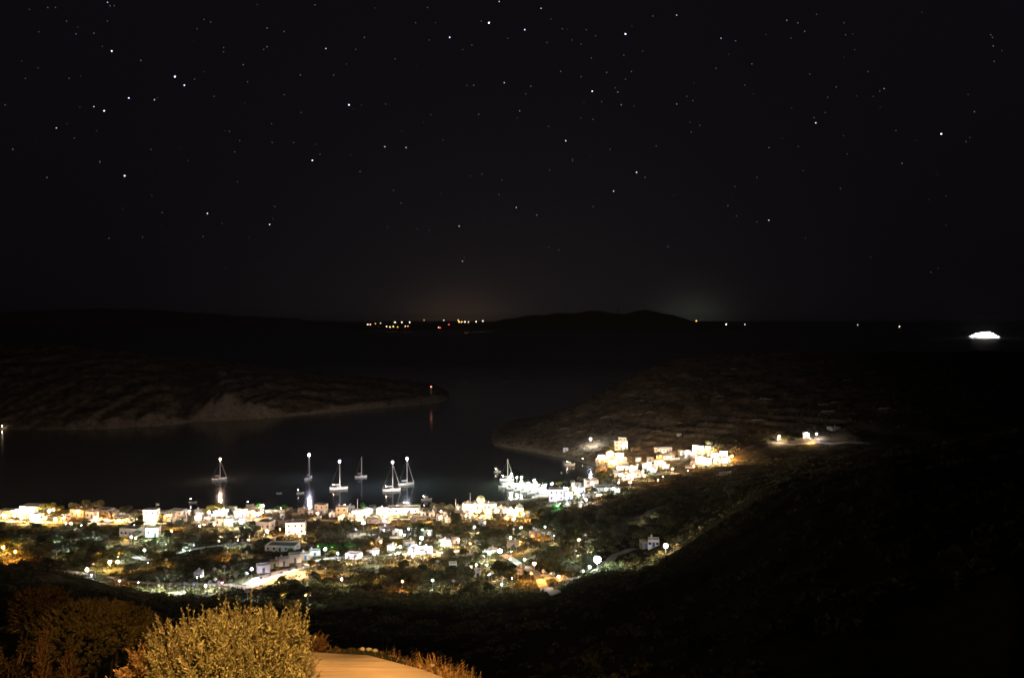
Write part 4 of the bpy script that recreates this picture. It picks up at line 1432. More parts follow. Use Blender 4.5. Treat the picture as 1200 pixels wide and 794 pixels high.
def tree_at(x, y, rad, kind='crown', phrase=None, label=None, group=None, hscale=1.0, up=None):
    g = float(H(x, y))
    root = empty('olive_tree' if kind in ('crown', 'crown_pale') else 'tamarisk_tree', (x, y, g), random.uniform(0, 6.28))
    tr = up if up is not None else rad * random.uniform(.3, .5)
    obj('trunk', random.choice(TRUNKS), root, (0, 0, 0), (rad, rad, (tr + rad * .3) / .9))
    obj('crown', random.choice(CROWNS[kind]), root, (0, 0, tr + rad * .15), (rad * random.uniform(.9, 1.15), rad * random.uniform(.9, 1.15), rad * random.uniform(.85, 1.1) * hscale))
    tag(root, label, 'tree', group or 'trees of the valley')
    if not label:
        u, v = pix(x, y, g + rad)
        later(root, phrase or 'dark round tree', u, v)
    TREES.append((x, y, rad))
    return root


def tree(u, v, wpx, kind='crown', phrase=None, label=None, hscale=1.0):
    """u, v: middle of the crown in the photo"""
    x, y, z = hit(u, v + wpx * .42)
    r_ = wpx * y / 2000.0 * 1.22
    return tree_at(x, y, r_, kind, phrase, label, None, hscale, r_ * .62)


LIT = [
    (50, 596, 13, 'yellow-lit bushy tree'), (60, 594, 15, 'yellow-lit bushy tree'), (70, 596, 12, 'yellow-lit bushy tree'), (66, 602, 11, 'yellow-lit bushy tree'), (53, 603, 9, 'yellow-lit bushy tree'), (76, 602, 9, 'yellow-lit bushy tree'),
    (85, 594, 14, 'dim green domed tree'), (103, 593, 13, 'dim green domed tree'), (117, 593, 15, 'orange-lit bushy tree'), (129, 597, 8, 'yellow-green small tree'), (148, 598, 17, 'green domed tree'), (160, 603, 13, 'olive-green hedge tree'),
    (155, 610, 8, 'orange-lit bushy tree'), (188, 606, 8, 'yellow-lit bushy tree'), (160, 626, 9, 'speckled low tree'), (152, 622, 8, 'speckled low tree'), (168, 622, 8, 'speckled low tree'),
    (10, 635, 13, 'golden lit tree'), (22, 640, 13, 'golden lit tree'), (2, 640, 13, 'golden lit tree'), (30, 636, 12, 'golden lit tree'), (14, 646, 12, 'golden lit tree'), (-8, 634, 14, 'golden lit tree'),
    (210, 616, 14, 'orange-lit hedge tree'), (220, 614, 10, 'orange-lit hedge tree'), (200, 617, 10, 'orange-lit hedge tree'), (188, 613, 9, 'orange-lit hedge tree'),
    (247, 596, 12, 'yellow-green lit tree'), (256, 594, 11, 'yellow-green lit tree'), (263, 595, 10, 'yellow-green lit tree'), (241, 600, 10, 'yellow-green lit tree'), (303, 594, 9, 'green lit tree'), (325, 596, 8, 'green lit tree'), (334, 595, 9, 'green lit tree'),
    (120, 649, 12, 'amber-lit low tree'), (132, 648, 12, 'amber-lit low tree'), (144, 648, 12, 'amber-lit low tree'), (112, 654, 10, 'amber-lit low tree'), (152, 652, 9, 'amber-lit low tree'),
    (425, 594, 9, 'bright green tree'), (485, 592, 8, 'bright green tree'), (490, 591, 7, 'bright green tree'), (508, 593, 12, 'olive-green tree'), (518, 594, 12, 'olive-green tree'), (527, 596, 11, 'olive-green tree'), (498, 600, 8, 'orange-lit bushy tree'),
    (375, 640, 11, 'vivid green lit tree'), (388, 641, 12, 'vivid green lit tree'), (396, 642, 11, 'vivid green lit tree'), (384, 649, 9, 'yellow-green lit tree'), (392, 648, 8, 'yellow-green lit tree'), (410, 640, 13, 'vivid green lit tree'), (424, 643, 12, 'rust-lit bush'), (412, 644, 9, 'rust-lit bush'), (435, 638, 11, 'amber-lit low tree'), (365, 661, 10, 'amber-lit low tree'), (340, 646, 8, 'green lit tree'),
    (464, 637, 11, 'yellow-lit bushy tree'), (471, 634, 10, 'yellow-lit bushy tree'), (545, 632, 10, 'orange-lit bush'), (530, 629, 11, 'orange-lit bush'), (522, 629, 9, 'orange-lit bush'), (552, 634, 9, 'orange-lit bush'), (512, 638, 9, 'dim green domed tree'),
    (592, 603, 8, 'orange-lit bush'), (610, 597, 8, 'orange-lit bush'), (618, 600, 8, 'orange-lit bush'), (612, 634, 11, 'orange-lit bush'), (595, 634, 9, 'orange-lit bush'), (622, 632, 9, 'orange-lit bush'), (640, 662, 12, 'amber-lit low tree'), (634, 654, 11, 'olive-green tree'), (610, 665, 11, 'amber-lit low tree'), (596, 665, 10, 'amber-lit low tree'), (646, 668, 10, 'olive-green tree'),
    (178, 678, 8, 'pale lit shrubby tree'), (190, 679, 9, 'pale lit shrubby tree'), (203, 680, 9, 'pale lit shrubby tree'), (213, 679, 8, 'pale lit shrubby tree'), (224, 680, 9, 'pale lit shrubby tree'), (238, 680, 8, 'pale lit shrubby tree'), (250, 675, 9, 'pale lit shrubby tree'), (262, 676, 8, 'pale lit shrubby tree'), (276, 674, 9, 'pale lit shrubby tree'), (284, 670, 8, 'green lit tree'),
    (262, 630, 10, 'silvery lit tree'), (270, 626, 11, 'silvery lit tree'), (279, 629, 11, 'silvery lit tree'), (287, 624, 10, 'silvery lit tree'), (294, 629, 9, 'silvery lit tree'), (283, 619, 8, 'silvery lit tree'), (216, 642, 9, 'silvery lit tree'), (226, 637, 8, 'silvery lit tree'), (196, 645, 9, 'silvery lit tree'),
    (332, 696, 11, 'yellow-lit bushy tree'), (362, 694, 11, 'olive-green tree'), (655, 562, 10, 'yellow-lit bushy tree'), (663, 561, 9, 'yellow-lit bushy tree'), (671, 562, 9, 'orange-lit bush'), (680, 561, 8, 'orange-lit bush'), (712, 566, 14, 'dark green cove tree'), (721, 566, 10, 'dark green cove tree'), (715, 551, 8, 'yellow-lit bushy tree'), (705, 556, 8, 'yellow-lit bushy tree'), (772, 533, 8, 'orange-lit bush'), (717, 525, 7, 'yellow-lit bushy tree'), (735, 529, 8, 'dark green cove tree'), (858, 530, 9, 'orange-lit bush'), (863, 526, 10, 'orange-lit bush'), (832, 520, 11, 'olive-green tree'), (842, 524, 10, 'olive-green tree'), (650, 594, 8, 'green-lit shrub'), (657, 594, 7, 'green-lit shrub'), (905, 516, 9, 'olive-green tree'), (926, 516, 9, 'olive-green tree'),
]
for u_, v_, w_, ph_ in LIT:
    k_ = 'crown_lit' if any(c in ph_ for c in ('yellow', 'golden', 'amber')) else 'crown_lit_green' if any(c in ph_ for c in ('vivid', 'bright green', 'green-lit', 'green lit')) else 'crown_pale'
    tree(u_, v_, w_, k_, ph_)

n_lit = len(TREES)
# hidden cup-shaped uplights added at tree feet to brighten the crowns
for u_, v_, c_, s_ in [(51, 602, 'Y', 1.5), (61, 601, 'Y', 1.7), (71, 603, 'Y', 1.5), (118, 598, 'O', 1.0), (130, 601, 'Y', .6), (149, 603, 'Q', .5), (86, 599, 'Y', .4), (104, 599, 'Y', .4), (161, 607, 'Y', .5),
                       (246, 601, 'Y', 1.2), (256, 599, 'Y', 1.2), (264, 599, 'Q', 1.0), (426, 599, 'Q', .8), (486, 597, 'C', .8), (509, 599, 'O', .6), (520, 600, 'Y', .5), (376, 645, 'Q', 1.2), (389, 646, 'Q', 1.0), (409, 645, 'Q', .9),
                       (424, 648, 'O', .7), (465, 642, 'Y', .9), (656, 566, 'Y', .8), (665, 566, 'Y', .6), (12, 640, 'Y', 1.4), (24, 645, 'Y', 1.4), (31, 641, 'Y', .8), (122, 654, 'Y', .9), (146, 653, 'Y', .9), (645, 668, 'Y', .8), (598, 669, 'Y', .6), (612, 670, 'O', .7),
                       (204, 621, 'O', .8), (216, 620, 'O', .8), (535, 634, 'O', 1.0), (548, 637, 'O', .8), (615, 638, 'O', .8), (325, 600, 'Q', .5), (333, 700, 'Y', .7), (363, 699, 'Y', .5), (835, 525, 'Q', .6), (864, 531, 'O', 1.0), (275, 633, 'W', 1.5), (288, 632, 'W', 1.5), (264, 640, 'W', 1.0), (210, 648, 'C', .9), (184, 648, 'C', .8), (230, 642, 'C', .9)]:
    best = min(TREES[:n_lit], key=lambda t: (lambda p: math.hypot(p[0] - u_, p[1] - v_))(pix(t[0], t[1], float(H(t[0], t[1])) + 1)))
    tx, ty, tr = best
    tx, ty = tx + random.uniform(-.5, .5) * tr, ty - tr * random.uniform(.75, 1.0)
    g = float(H(tx, ty))
    root = empty('crown_fill_lamp', (tx, ty, g))
    obj('bulb', bulb_mesh(lamp_mat(c_, LAMP_GAIN * s_ * 1.3 / (math.pi * .0225))), root, (0, 0, .45), (.15, .15, .15))
    obj('cup', CUP, root, (0, 0, .45))
    obj('stake', POLE, root, (0, 0, -.3), (1, 1, .40))
    names = {'Y': 'yellow', 'O': 'orange', 'Q': 'greenish', 'C': 'cyan', 'W': 'white'}
    tag(root, None, 'garden lamp', 'uplights added to brighten the trees')
    later(root, f'{names[c_]} added uplight under a tree', *pix(tx, ty, g))
    LAMPS.append((tx, ty, g, c_, .2))

LARR = np.array([(l[0], l[1], l[4]) for l in LAMPS])


def clear(x, y, rad):
    for b in HOUSE_BOXES:
        if inside(b, x, y, rad * .85):
            return False
    for tx, ty, tr in TREES:
        if (tx - x) ** 2 + (ty - y) ** 2 < (.72 * (tr + rad)) ** 2:
            return False
    d2 = (LARR[:, 0] - x) ** 2 + (LARR[:, 1] - y) ** 2
    if (d2 < (rad + .8) ** 2).any():
        return False
    for A, w in ROADS:
        if ((A[:, 0] - x) ** 2 + (A[:, 1] - y) ** 2 < (rad * .8 + w / 2) ** 2).any():
            return False
    return True


def sightline_blocked(x, y, rad, top):
    """would this tree hide a lamp that stands behind it?"""
    g = float(H(x, y))
    u, v0 = pix(x, y, g + top)
    ru = 1000 * rad / y
    for l in LAMPS:
        if l[1] > y:
            lu, lv = pix(l[0], l[1], l[2])
            if abs(lu - u) < ru * .9 + 1 and lv > v0 - 1 and l[4] > .45 and lv < v0 + ru * 2.0:
                return True
    return False


ZONES = [((-20, 300), (614, 690), 74), ((300, 560), (612, 700), 56), ((535, 725), (606, 695), 60), ((690, 880), (556, 645), 20)]
for (u0, u1), (v0, v1), n_ in ZONES:
    made, tries = 0, 0
    while made < n_ and tries < n_ * 60:
        tries += 1
        u_, v_ = random.uniform(u0, u1), v0 + (v1 - v0) * random.random()
        x, y, z = hit(u_, v_)
        if y > 640 or y < 262 or (u_ < 300 and v_ > 676):
            continue
        rad = random.uniform(2.2, 4.4)
        if not clear(x, y, rad) or sightline_blocked(x, y, rad, rad * 1.7):
            continue
        pale = random.random() < .4
        tree_at(x, y, rad, 'crown_pale' if pale else 'crown', 'dim silvery olive tree' if pale else 'dark round tree')
        made += 1

# ------------------------------------------------------------------ scrub on the slopes (uncountable)
def scrub(n, name):
    """many low cushions of garrigue, one mesh"""
    base = []
    Vs, Fs, off = [], [], 0
    r = np.random.default_rng(5)
    pts = []
    while len(pts) < n:
        q_ = r.random()
        if q_ < .50:
            Y = r.uniform(640, 950)
            U = r.uniform(580, 1250)
        elif q_ < .80:
            Y = r.uniform(250, 640)
            U = r.uniform(-20, 1000)
        else:
            Y = r.uniform(25, 250) 
            U = r.uniform(-100, 1300)
        X = (U - 600) / 1000 * Y
        pts.append((X, Y))
    P = np.array(pts)
    Z = H(P[:, 0], P[:, 1])
    ok = Z > 1.5
    for b in HOUSE_BOXES:
        ca, sa = math.cos(b[4]), math.sin(b[4])
        dx_, dy_ = P[:, 0] - b[0], P[:, 1] - b[1]
        ok &= ~((np.abs(dx_ * ca + dy_ * sa) < b[2] / 2 + 1) & (np.abs(-dx_ * sa + dy_ * ca) < b[3] / 2 + 1))
    for A, w in ROADS:
        for a in A[::2]:
            ok &= (P[:, 0] - a[0]) ** 2 + (P[:, 1] - a[1]) ** 2 > (w / 2 + 1.2) ** 2
    P, Z = P[ok], Z[ok]
    k = len(P)
    R = r.uniform(.35, 1.2, k) * np.where(P[:, 1] < 120, .6, 1)
    m = 26
    d = r.normal(size=(k, m, 3))
    d /= np.linalg.norm(d, axis=2)[:, :, None]
    d[:, :, 2] = np.abs(d[:, :, 2]) * .75
    C = np.stack([P[:, 0], P[:, 1], Z], -1)[:, None, :] + d * R[:, None, None]
    nn = d + r.normal(scale=.5, size=d.shape)
    nn /= np.linalg.norm(nn, axis=2)[:, :, None]
    a = np.cross(nn, r.normal(size=d.shape))
    a /= np.linalg.norm(a, axis=2)[:, :, None]
    b = np.cross(nn, a)
    s = (R[:, None] * r.uniform(.18, .42, (k, m)))[:, :, None]
    V = np.stack([C - a * s, C + b * s * .7, C + a * s, C - b * s * .7], 2).reshape(-1, 3)
    return np_mesh(name, V, np.arange(len(V)).reshape(-1, 4), M['scrub'])


sc = obj('scrub_vegetation', scrub(15000, 'scrub'))
tag(sc, 'low dry scrub covering the dark slopes', 'scrub', kind='stuff')

# waist-high shrubbery that fills the valley floor between houses, lanes and lamps (uncountable)
def shrubbery(n, name):
    r = np.random.default_rng(17)
    Y = r.uniform(235, 500, n)
    U = r.uniform(-30, 800, n)
    P = np.stack([(U - 600) / 1000 * Y, Y], -1)
    Z = H(P[:, 0], P[:, 1])
    ok = (Z > 1.2) & (fbm(P[:, 0], P[:, 1], 34, 3, 7) > -.28)
    for b in HOUSE_BOXES:
        ca, sa = math.cos(b[4]), math.sin(b[4])
        dx_, dy_ = P[:, 0] - b[0], P[:, 1] - b[1]
        ok &= ~((np.abs(dx_ * ca + dy_ * sa) < b[2] / 2 + 1.6) & (np.abs(-dx_ * sa + dy_ * ca) < b[3] / 2 + 2.2))
    for A, w in ROADS:
        for a in A[::2]:
            ok &= (P[:, 0] - a[0]) ** 2 + (P[:, 1] - a[1]) ** 2 > (w / 2 + 1.4) ** 2
    for l in LAMPS:
        ok &= (P[:, 0] - l[0]) ** 2 + (P[:, 1] - l[1]) ** 2 > 3.0
    P, Z = P[ok], Z[ok]
    k, m = len(P), 46
    R = r.uniform(.7, 1.75, k)
    d = r.normal(size=(k, m, 3))
    d /= np.linalg.norm(d, axis=2)[:, :, None]
    d[:, :, 2] = np.abs(d[:, :, 2])
    rad = R[:, None] * r.uniform(.6, 1.08, (k, m)) * (1 + .25 * np.sin(d[:, :, 0] * 5 + R[:, None] * 9))
    C = np.stack([P[:, 0], P[:, 1], Z], -1)[:, None, :] + d * rad[:, :, None]
    nn = d + r.normal(scale=.55, size=d.shape)
    nn /= np.linalg.norm(nn, axis=2)[:, :, None]
    a = np.cross(nn, r.normal(size=d.shape))
    a /= np.linalg.norm(a, axis=2)[:, :, None]
    b = np.cross(nn, a)
    s = (R[:, None] * r.uniform(.12, .30, (k, m)))[:, :, None]
    V = np.stack([C - a * s, C + b * s * .7, C + a * s, C - b * s * .7], 2).reshape(-1, 3)
    return np_mesh(name, V, np.arange(len(V)).reshape(-1, 4), M['shrubbery'])


tag(obj('valley_shrubbery', shrubbery(6500, 'shrubbery')), 'waist-high shrubbery filling the valley floor', 'shrubbery', kind='stuff')

# dry-stone terrace walls along the contours of the right headland
def terrace_wall(u, v, lpx, i):
    pts = []
    x0, y0, z0 = hit(u, v, 0, 640)
    if z0 < 4 or y0 > 960:
        return
    n = max(4, int(lpx / 3))
    X, Y = [x0], [y0]
    for _ in range(n):
        e = 1.0
        gx = float(H(X[-1] + e, Y[-1]) - H(X[-1] - e, Y[-1]))
        gy = float(H(X[-1], Y[-1] + e) - H(X[-1], Y[-1] - e))
        l = math.hypot(gx, gy) + 1e-6
        tx, ty = gy / l, -gx / l
        if tx < 0:
            tx, ty = -tx, -ty
        tx, ty = tx * .5 + .5, ty * .5
        X.append(X[-1] + tx * 2.2)
        Y.append(Y[-1] + ty * 2.2)
    m = MB()
    rr = random.Random(i)
    rings = []
    for x, y in zip(X, Y):
        z = float(H(x, y))
        t = .65 + rr.uniform(-.35, .3)
        rings.append([(x, y - .35, z - .8), (x, y - .3, z + t), (x, y + .3, z + t), (x, y + .35, z - .8)])
    m.loft(rings)
    me = m.mesh('terrace_wall', M['dark_stone'])
    o = obj('stone_terrace_wall', me)
    tag(o, None, 'stone wall', 'dry-stone terrace walls on the headland', 'thing')
    k = len(X) // 2
    later(o, 'rough grey terrace wall', *pix(X[k], Y[k], float(H(X[k], Y[k]))))


for i in range(44):
    u_ = random.uniform(640, 1040)
    crest = np.interp(u_, [620, 650, 700, 760, 830, 1050], [500, 487, 462, 434, 420, 418])
    v_ = random.uniform(crest + 8, min(crest + 75, 512))
    terrace_wall(u_, v_, random.uniform(6, 18), i)

# ------------------------------------------------------------------ beacon, tower, far lights, ferry, stars
x, y = (505 - 600) / 1000 * 1178, 1178.0
gz = float(HL(np.array([505.0]), np.array([1178.0]))[0])
zl = CAM_Z - (453 - 374) / 1000 * 1178
bc = empty('harbour_beacon', (x, y, gz))
obj('tower', MB().lathe([(1.3, -2), (1.2, 0), (.9, max(zl - gz - 1.2, 2))], 12).mesh('tower', M['white']), bc)
obj('gallery', MB().lathe([(1.4, 0), (1.4, .2)], 12).mesh('gallery', M['white']), bc, (0, 0, max(zl - gz - 1.2, 2) + .002))
obj('lantern', bulb_mesh(emit_mat('beacon_glow', (1, .30, .22), 5)), bc, (0, 0, max(zl - gz, 3.2)), (.85, .85, .85))
tag(bc, 'small white beacon with a red lantern on the headland tip', 'beacon')

for u_, v_, c_, s_, lab_ in ((1, 503, 'W', .5, 'small white shore lamp at the left end of the headland'), (47, 502.5, 'R', .03, 'faint red lamp on the headland shore')):
    yy_ = 893.0
    xx_ = (u_ - 600) / 1000 * yy_
    gz = max(float(HL(np.array([float(u_)]), np.array([yy_]))[0]), 0)
    root = empty('shore_lamp', (xx_, yy_, gz))
    obj('pole', POLE, root, (0, 0, -.4), (1, 1, 3.4))
    rb = .3 if s_ > .1 else .12
    obj('bulb', bulb_mesh(lamp_mat(c_, 240 * s_)), root, (0, 0, 3.3), (rb, rb, rb))
    tag(root, lab_, 'street lamp')

x, y = (724 - 600) / 1000 * 9000, 9000.0
tw = empty('radio_tower', (x, y, 170))
m = MB()
for sx in (-1, 1):
    for sy in (-1, 1):
        m.tube((sx * 9, sy * 9, 0), (sx * 2, sy * 2, 95), 2.2, 1.5, 4)
obj('lattice_leg', m.mesh('lattice_leg', M['metal']), tw)
obj('dish', MB().lathe([(1, 0), (8, 2), (8, 6), (1, 8)], 10).mesh('dish', M['metal']), tw, (0, 0, 84))
tag(tw, 'thin radio tower on the crest of the far island', 'tower')


def far_lamp(u, v, col, s, dist, phrase):
    x, yy, z = ray(u, v)
    t = dist / yy
    r = 3.2
    px_, py_, pz_ = x * t, dist, CAM_Z + z * t
    root = empty('distant_lamp', (px_, py_, pz_ - 10))
    obj('post', FARPOST, root, (0, 0, -20), (1, 1, 30 - r))
    obj('bulb', bulb_mesh(far_mat(col, s)), root, (0, 0, 10), (r, r, r))
    tag(root, None, 'lamp', 'lamps on the far coast')
    FARL.append((root, col, u, v))


FARPOST = MB().tube((0, 0, 0), (0, 0, 1), .8, .6, 5).mesh('post', M['metal'])
_fm = {}
FARL = []


def far_mat(col, s):
    k = (col, s)
    if k not in _fm:
        _fm[k] = emit_mat('far_lamp_glow', LC[col], s * 14, False)
    return _fm[k]


for u_, v_, c_, s_ in [(431, 380, 'P', .8), (434, 380, 'P', .6), (440, 379, 'O', .3), (446, 378.5, 'W', .3), (453, 382.5, 'P', .8), (457, 383, 'Y', 1.2), (461, 382.5, 'Y', .9), (463, 377.5, 'W', 1), (466, 383, 'O', .5), (471, 377.5, 'W', .8), (475, 382, 'P', .6), (480, 377.5, 'W', .9), (478, 382, 'O', .5), (497, 375, 'O', .3),
                      (514, 383.5, 'P', .6), (516, 384, 'R', .6), (526, 380, 'R', .6), (520, 375, 'W', .4), (537, 375, 'Y', .6), (538, 377, 'Y', 1.2), (541, 377.2, 'Y', 1.3), (545, 377, 'P', 1.2), (549, 377, 'P', .5), (558, 376.8, 'P', 1), (566, 376, 'W', .7)]:
    far_lamp(u_, v_, c_, s_, 7950, 'p')
for u_, v_, c_, s_ in [(816, 375.8, 'O', 1.2), (851, 380, 'W', 1.4), (873, 380, 'W', .35), (1005, 380.5, 'W', .25), (1054, 382.5, 'W', .6)]:
    far_lamp(u_, v_, c_, s_, 7700, 'p')
LNAME = {'P': 'pinkish', 'O': 'orange', 'W': 'white', 'Y': 'yellow', 'R': 'red'}
FARMARKS = [('the island ridge', 600, 378), ('the radio tower', 724, 366), ('the white ferry', 1152, 391), ('the far left end of the coast', 400, 381)]
for o, _p, u_, v_ in FARL:
    c_ = [_p]
    hi = 'upper-row' if v_ < 379 else 'lower-row'
    later(o, f'tiny {hi} {LNAME.get(c_[0], "white")} lamp', u_, 379, FARMARKS)

# ferry
x, y = at_z(1152, 396)
L_, B_ = 205.0, 28.0
fe = empty('passenger_ferry', (x, y, 0), math.radians(180))
ring = lambda z, f, l0, l1: [(l0 * L_ / 2, -B_ / 2 * f, z), (l1 * L_ / 2 * .55, -B_ / 2 * f, z), (l1 * L_ / 2 * .85, -B_ / 4 * f, z), (l1 * L_ / 2, 0, z), (l1 * L_ / 2 * .85, B_ / 4 * f, z), (l1 * L_ / 2 * .55, B_ / 2 * f, z), (l0 * L_ / 2, B_ / 2 * f, z)]
obj('hull', MB().loft([ring(-3, .85, -.92, .84), ring(3, .96, -.97, .92), ring(9, 1, -1, 1)]).mesh('hull', M['hull']), fe)
sup = obj('superstructure', MB().loft([ring(9.01, .94, -.72, .82), ring(17, .94, -.68, .74)]).loft([ring(17.01, .9, -.62, .66), ring(25, .9, -.52, .52)]).loft([ring(25.01, .84, -.45, .46), ring(32, .8, -.36, .34)]).mesh('superstructure', M['hull']), fe)
FW = emit_mat('ferry_window_glow', (1, .93, .86), 9.0, False)
FG = emit_mat('ferry_deck_glow', (1, .95, .92), 16.0, True)
for (z0, l0, l1, f) in ((4.8, -.86, .46, 1.0), (11, -.66, .42, .94), (14, -.66, .40, .94), (19, -.55, .34, .9), (22, -.5, .30, .9), (27, -.40, .22, .84)):
    m = MB()
    n = int((l1 - l0) * L_ / 2 / 4.2)
    for sd in (-1, 1):
        for i in range(n):
            px_ = L_ / 2 * (l0 + (l1 - l0) * (i + .5) / n)
            yy = sd * (B_ / 2 * f)
            m.box(px_ - 1.7, px_ + 1.7, yy - .3, yy + .3, z0, z0 + 1.9)
    o = obj('window_row', m.mesh('window_row', FW), fe)
    o['kind'] = 'stuff'
fu = obj('funnel', MB().loft([[(-38, -4, 30), (-24, -4, 30), (-24, 4, 30), (-38, 4, 30)], [(-38, -3, 42), (-29, -3, 42), (-29, 3, 42), (-38, 3, 42)]]).mesh('funnel', M['hull']), fe)
obj('mast', MB().tube((22, 0, 31), (18, 0, 45), .8, .3, 6).mesh('mast', M['alloy']), fe)
DL = ico_mesh('deck_lamp', emit_mat('deck_lamp_glow', (1, .95, .9), 520))
for sd in (-1, 1):
    for k in range(10):
        px_ = (-.82 + .17 * k) * L_ / 2
        zz = 10.8 if (k == 0 or k > 8) else 18.5 if k in (1, 8) else 26.5 if k in (2, 6, 7) else 33.5
        dl = obj('deck_lamp', DL, fe, (px_, sd * (B_ / 2 + 2.2), zz), (.9, .9, .9))
        if sd == -1 and k == 0:
            pass
tag(fe, 'brightly lit white passenger ferry out at sea', 'ferry')

# stars
STARS = """131,60,3 165,71,1.5 205,90,4b 216,100,3b 151,115,3b 181,117,2 110,125,2 122,130,3 66,150,2 15,175,1.5 89,40,1.5 110,39,1.5 78,25,1 65,9,1 56,9,1 126,3,2 129,7,1.5 134,7,1 126,25,1 228,93,1 251,113,1 262,56,1 285,76,1.5 290,96,1 239,23,1 247,26,1 231,34,1 262,61,1 6,123,1.2 81,92,1 117,189,1 87,162,1 177,175,.8 269,154,1 275,178,1 281,165,.8
369,6,1.5 313,33,1.5 333,37,1.5 313,55,1.5 309,58,1 382,57,2 427,44,1.5 417,58,1 463,69,1 501,9,1 487,27,1 352,88,1.5 391,88,1.5 333,111,1 353,132,1 409,123,3.5 452,122,1 318,145,1 319,167,1 344,167,1 366,188,3 375,181,1 451,172,2 476,173,2 519,164,.8 527,44,3b 573,27,4p 564,25,1 585,2,2 553,53,1 555,100,1.5 591,97,2 561,134,1.5 503,47,.8 595,45,.8
634,10,2 615,35,3 641,50,1 659,34,1 687,35,1.5 698,42,1 681,52,1 733,40,4b 765,19,1.5 793,18,2 670,47,.8 693,68,1 657,84,1.5 681,90,1.5 711,85,1.5 740,84,1.5 733,93,1.5 694,107,3 724,108,1.8 728,123,1.8 721,103,1 705,119,1 622,101,1.5 616,110,1 609,130,1.8 663,165,2.5 695,140,1 715,175,.8 769,171,1 793,122,1.8 812,118,1 845,45,2 862,48,1.5 839,80,1.2 881,75,1.5 873,100,1 810,155,.8 731,65,1 753,60,1 671,189,.8 643,148,.8 805,113,.8 820,147,.8
922,24,1.8 935,27,1.5 943,37,1.5 927,45,1 991,41,1 957,17,.8 989,27,.8 949,87,1 980,102,1.3 1036,104,1.8 1031,107,1 956,144,2.5 954,138,1 901,173,1.5 1103,157,3.5 1142,131,1.5 1132,166,1 1161,41,1.3 1163,44,1.3 1164,54,1.5 1165,72,1.3 1050,153,.8 1057,191,.8 970,114,.8 967,132,.8 1017,84,.8
117,190,1.2 55,208,1.5 146,206,3.2 190,249,1 243,250,2.5 238,277,1 128,279,1.2 167,278,1 316,263,2.5 322,242,1
422,201,1.2 461,223,1 470,238,1 454,266,1 538,265,2 542,306,2 605,243,2 629,252,1.8 746,202,2.5 756,208,1.5 719,224,2.5 695,242,1 643,290,1 655,293,.8 783,289,1.5 565,204,1 588,211,1 644,199,.8 671,187,.8 585,228,.8
853,241,1 901,258,2.2 887,260,1 944,279,.8 985,221,1 1057,192,.8 887,208,.8 941,200,.8 863,253,.8"""
SR = 60000.0
star_mats = {}
faint = MB()
FSTAR = emit_mat('faint_star_glow', (.9, .92, 1), .18, False)
SLAB = {(573, 27): 'brightest star, pinkish, near the top centre of the sky', (733, 40): 'bright blue star high right of the pinkish one', (205, 90): 'brighter upper star of the blue pair at upper left',
        (216, 100): 'fainter lower star of the blue pair at upper left', (1103, 157): 'lone bright star low at the far right of the sky', (366, 188): 'streaky star alone in the left half of the sky',
        (694, 107): 'bright star in the middle of the starry cluster', (719, 224): 'white star above the radio tower of the far island', (146, 206): 'lone white star low over the dark left hills'}


def octa(m, c, r):
    k = len(m.v)
    m.v += [(c[0] + r, c[1], c[2]), (c[0] - r, c[1], c[2]), (c[0], c[1] + r, c[2]), (c[0], c[1] - r, c[2]), (c[0], c[1], c[2] + r), (c[0], c[1], c[2] - r)]
    m.f += [(k + a, k + b, k + c_) for a, b, c_ in ((0, 2, 4), (2, 1, 4), (1, 3, 4), (3, 0, 4), (2, 0, 5), (1, 2, 5), (3, 1, 5), (0, 3, 5))]


for tok in STARS.split():
    a, b, c = tok.split(',')
    colr = c[-1] if c[-1] in 'bp' else 'w'
    mag = float(c.rstrip('bp'))
    d = Vector(ray(float(a), float(b))).normalized() * SR + Vector((0, 0, CAM_Z))
    if mag < 1.5:
        octa(faint, d, 20 + 10 * mag)
        continue
    key = (colr if colr != 'w' else random.choice('wwyb'), mag)
    if key not in star_mats:
        cc = {'b': (.62, .70, 1), 'p': (1, .86, .88), 'w': (.95, .95, 1), 'y': (1, .93, .82)}[key[0]]
        star_mats[key] = ico_mesh('star', emit_mat('star_glow', cc, .30 * mag ** 2.0 if mag > 1.9 else .14 * mag ** 2, False))
    o = obj('star', star_mats[key], None, d, (12 + 9 * mag,) * 3)
    tag(o, SLAB.get((int(a), int(b))), 'star', 'stars of the night sky')
    if (int(a), int(b)) not in SLAB:
        later(o, {1.5: 'faint', 1.8: 'faint'}.get(mag, 'small' if mag < 2.6 else 'bright') + ' white star', float(a), float(b), SKYMARKS)
for _ in range(230):
    octa(faint, Vector(ray(random.uniform(-200, 1400), random.uniform(-200, 330))).normalized() * SR + Vector((0, 0, CAM_Z)), random.uniform(14, 26))
tag(obj('faint_stars', faint.mesh('faint_stars', FSTAR)), 'scatter of the faintest stars', 'stars', kind='stuff')

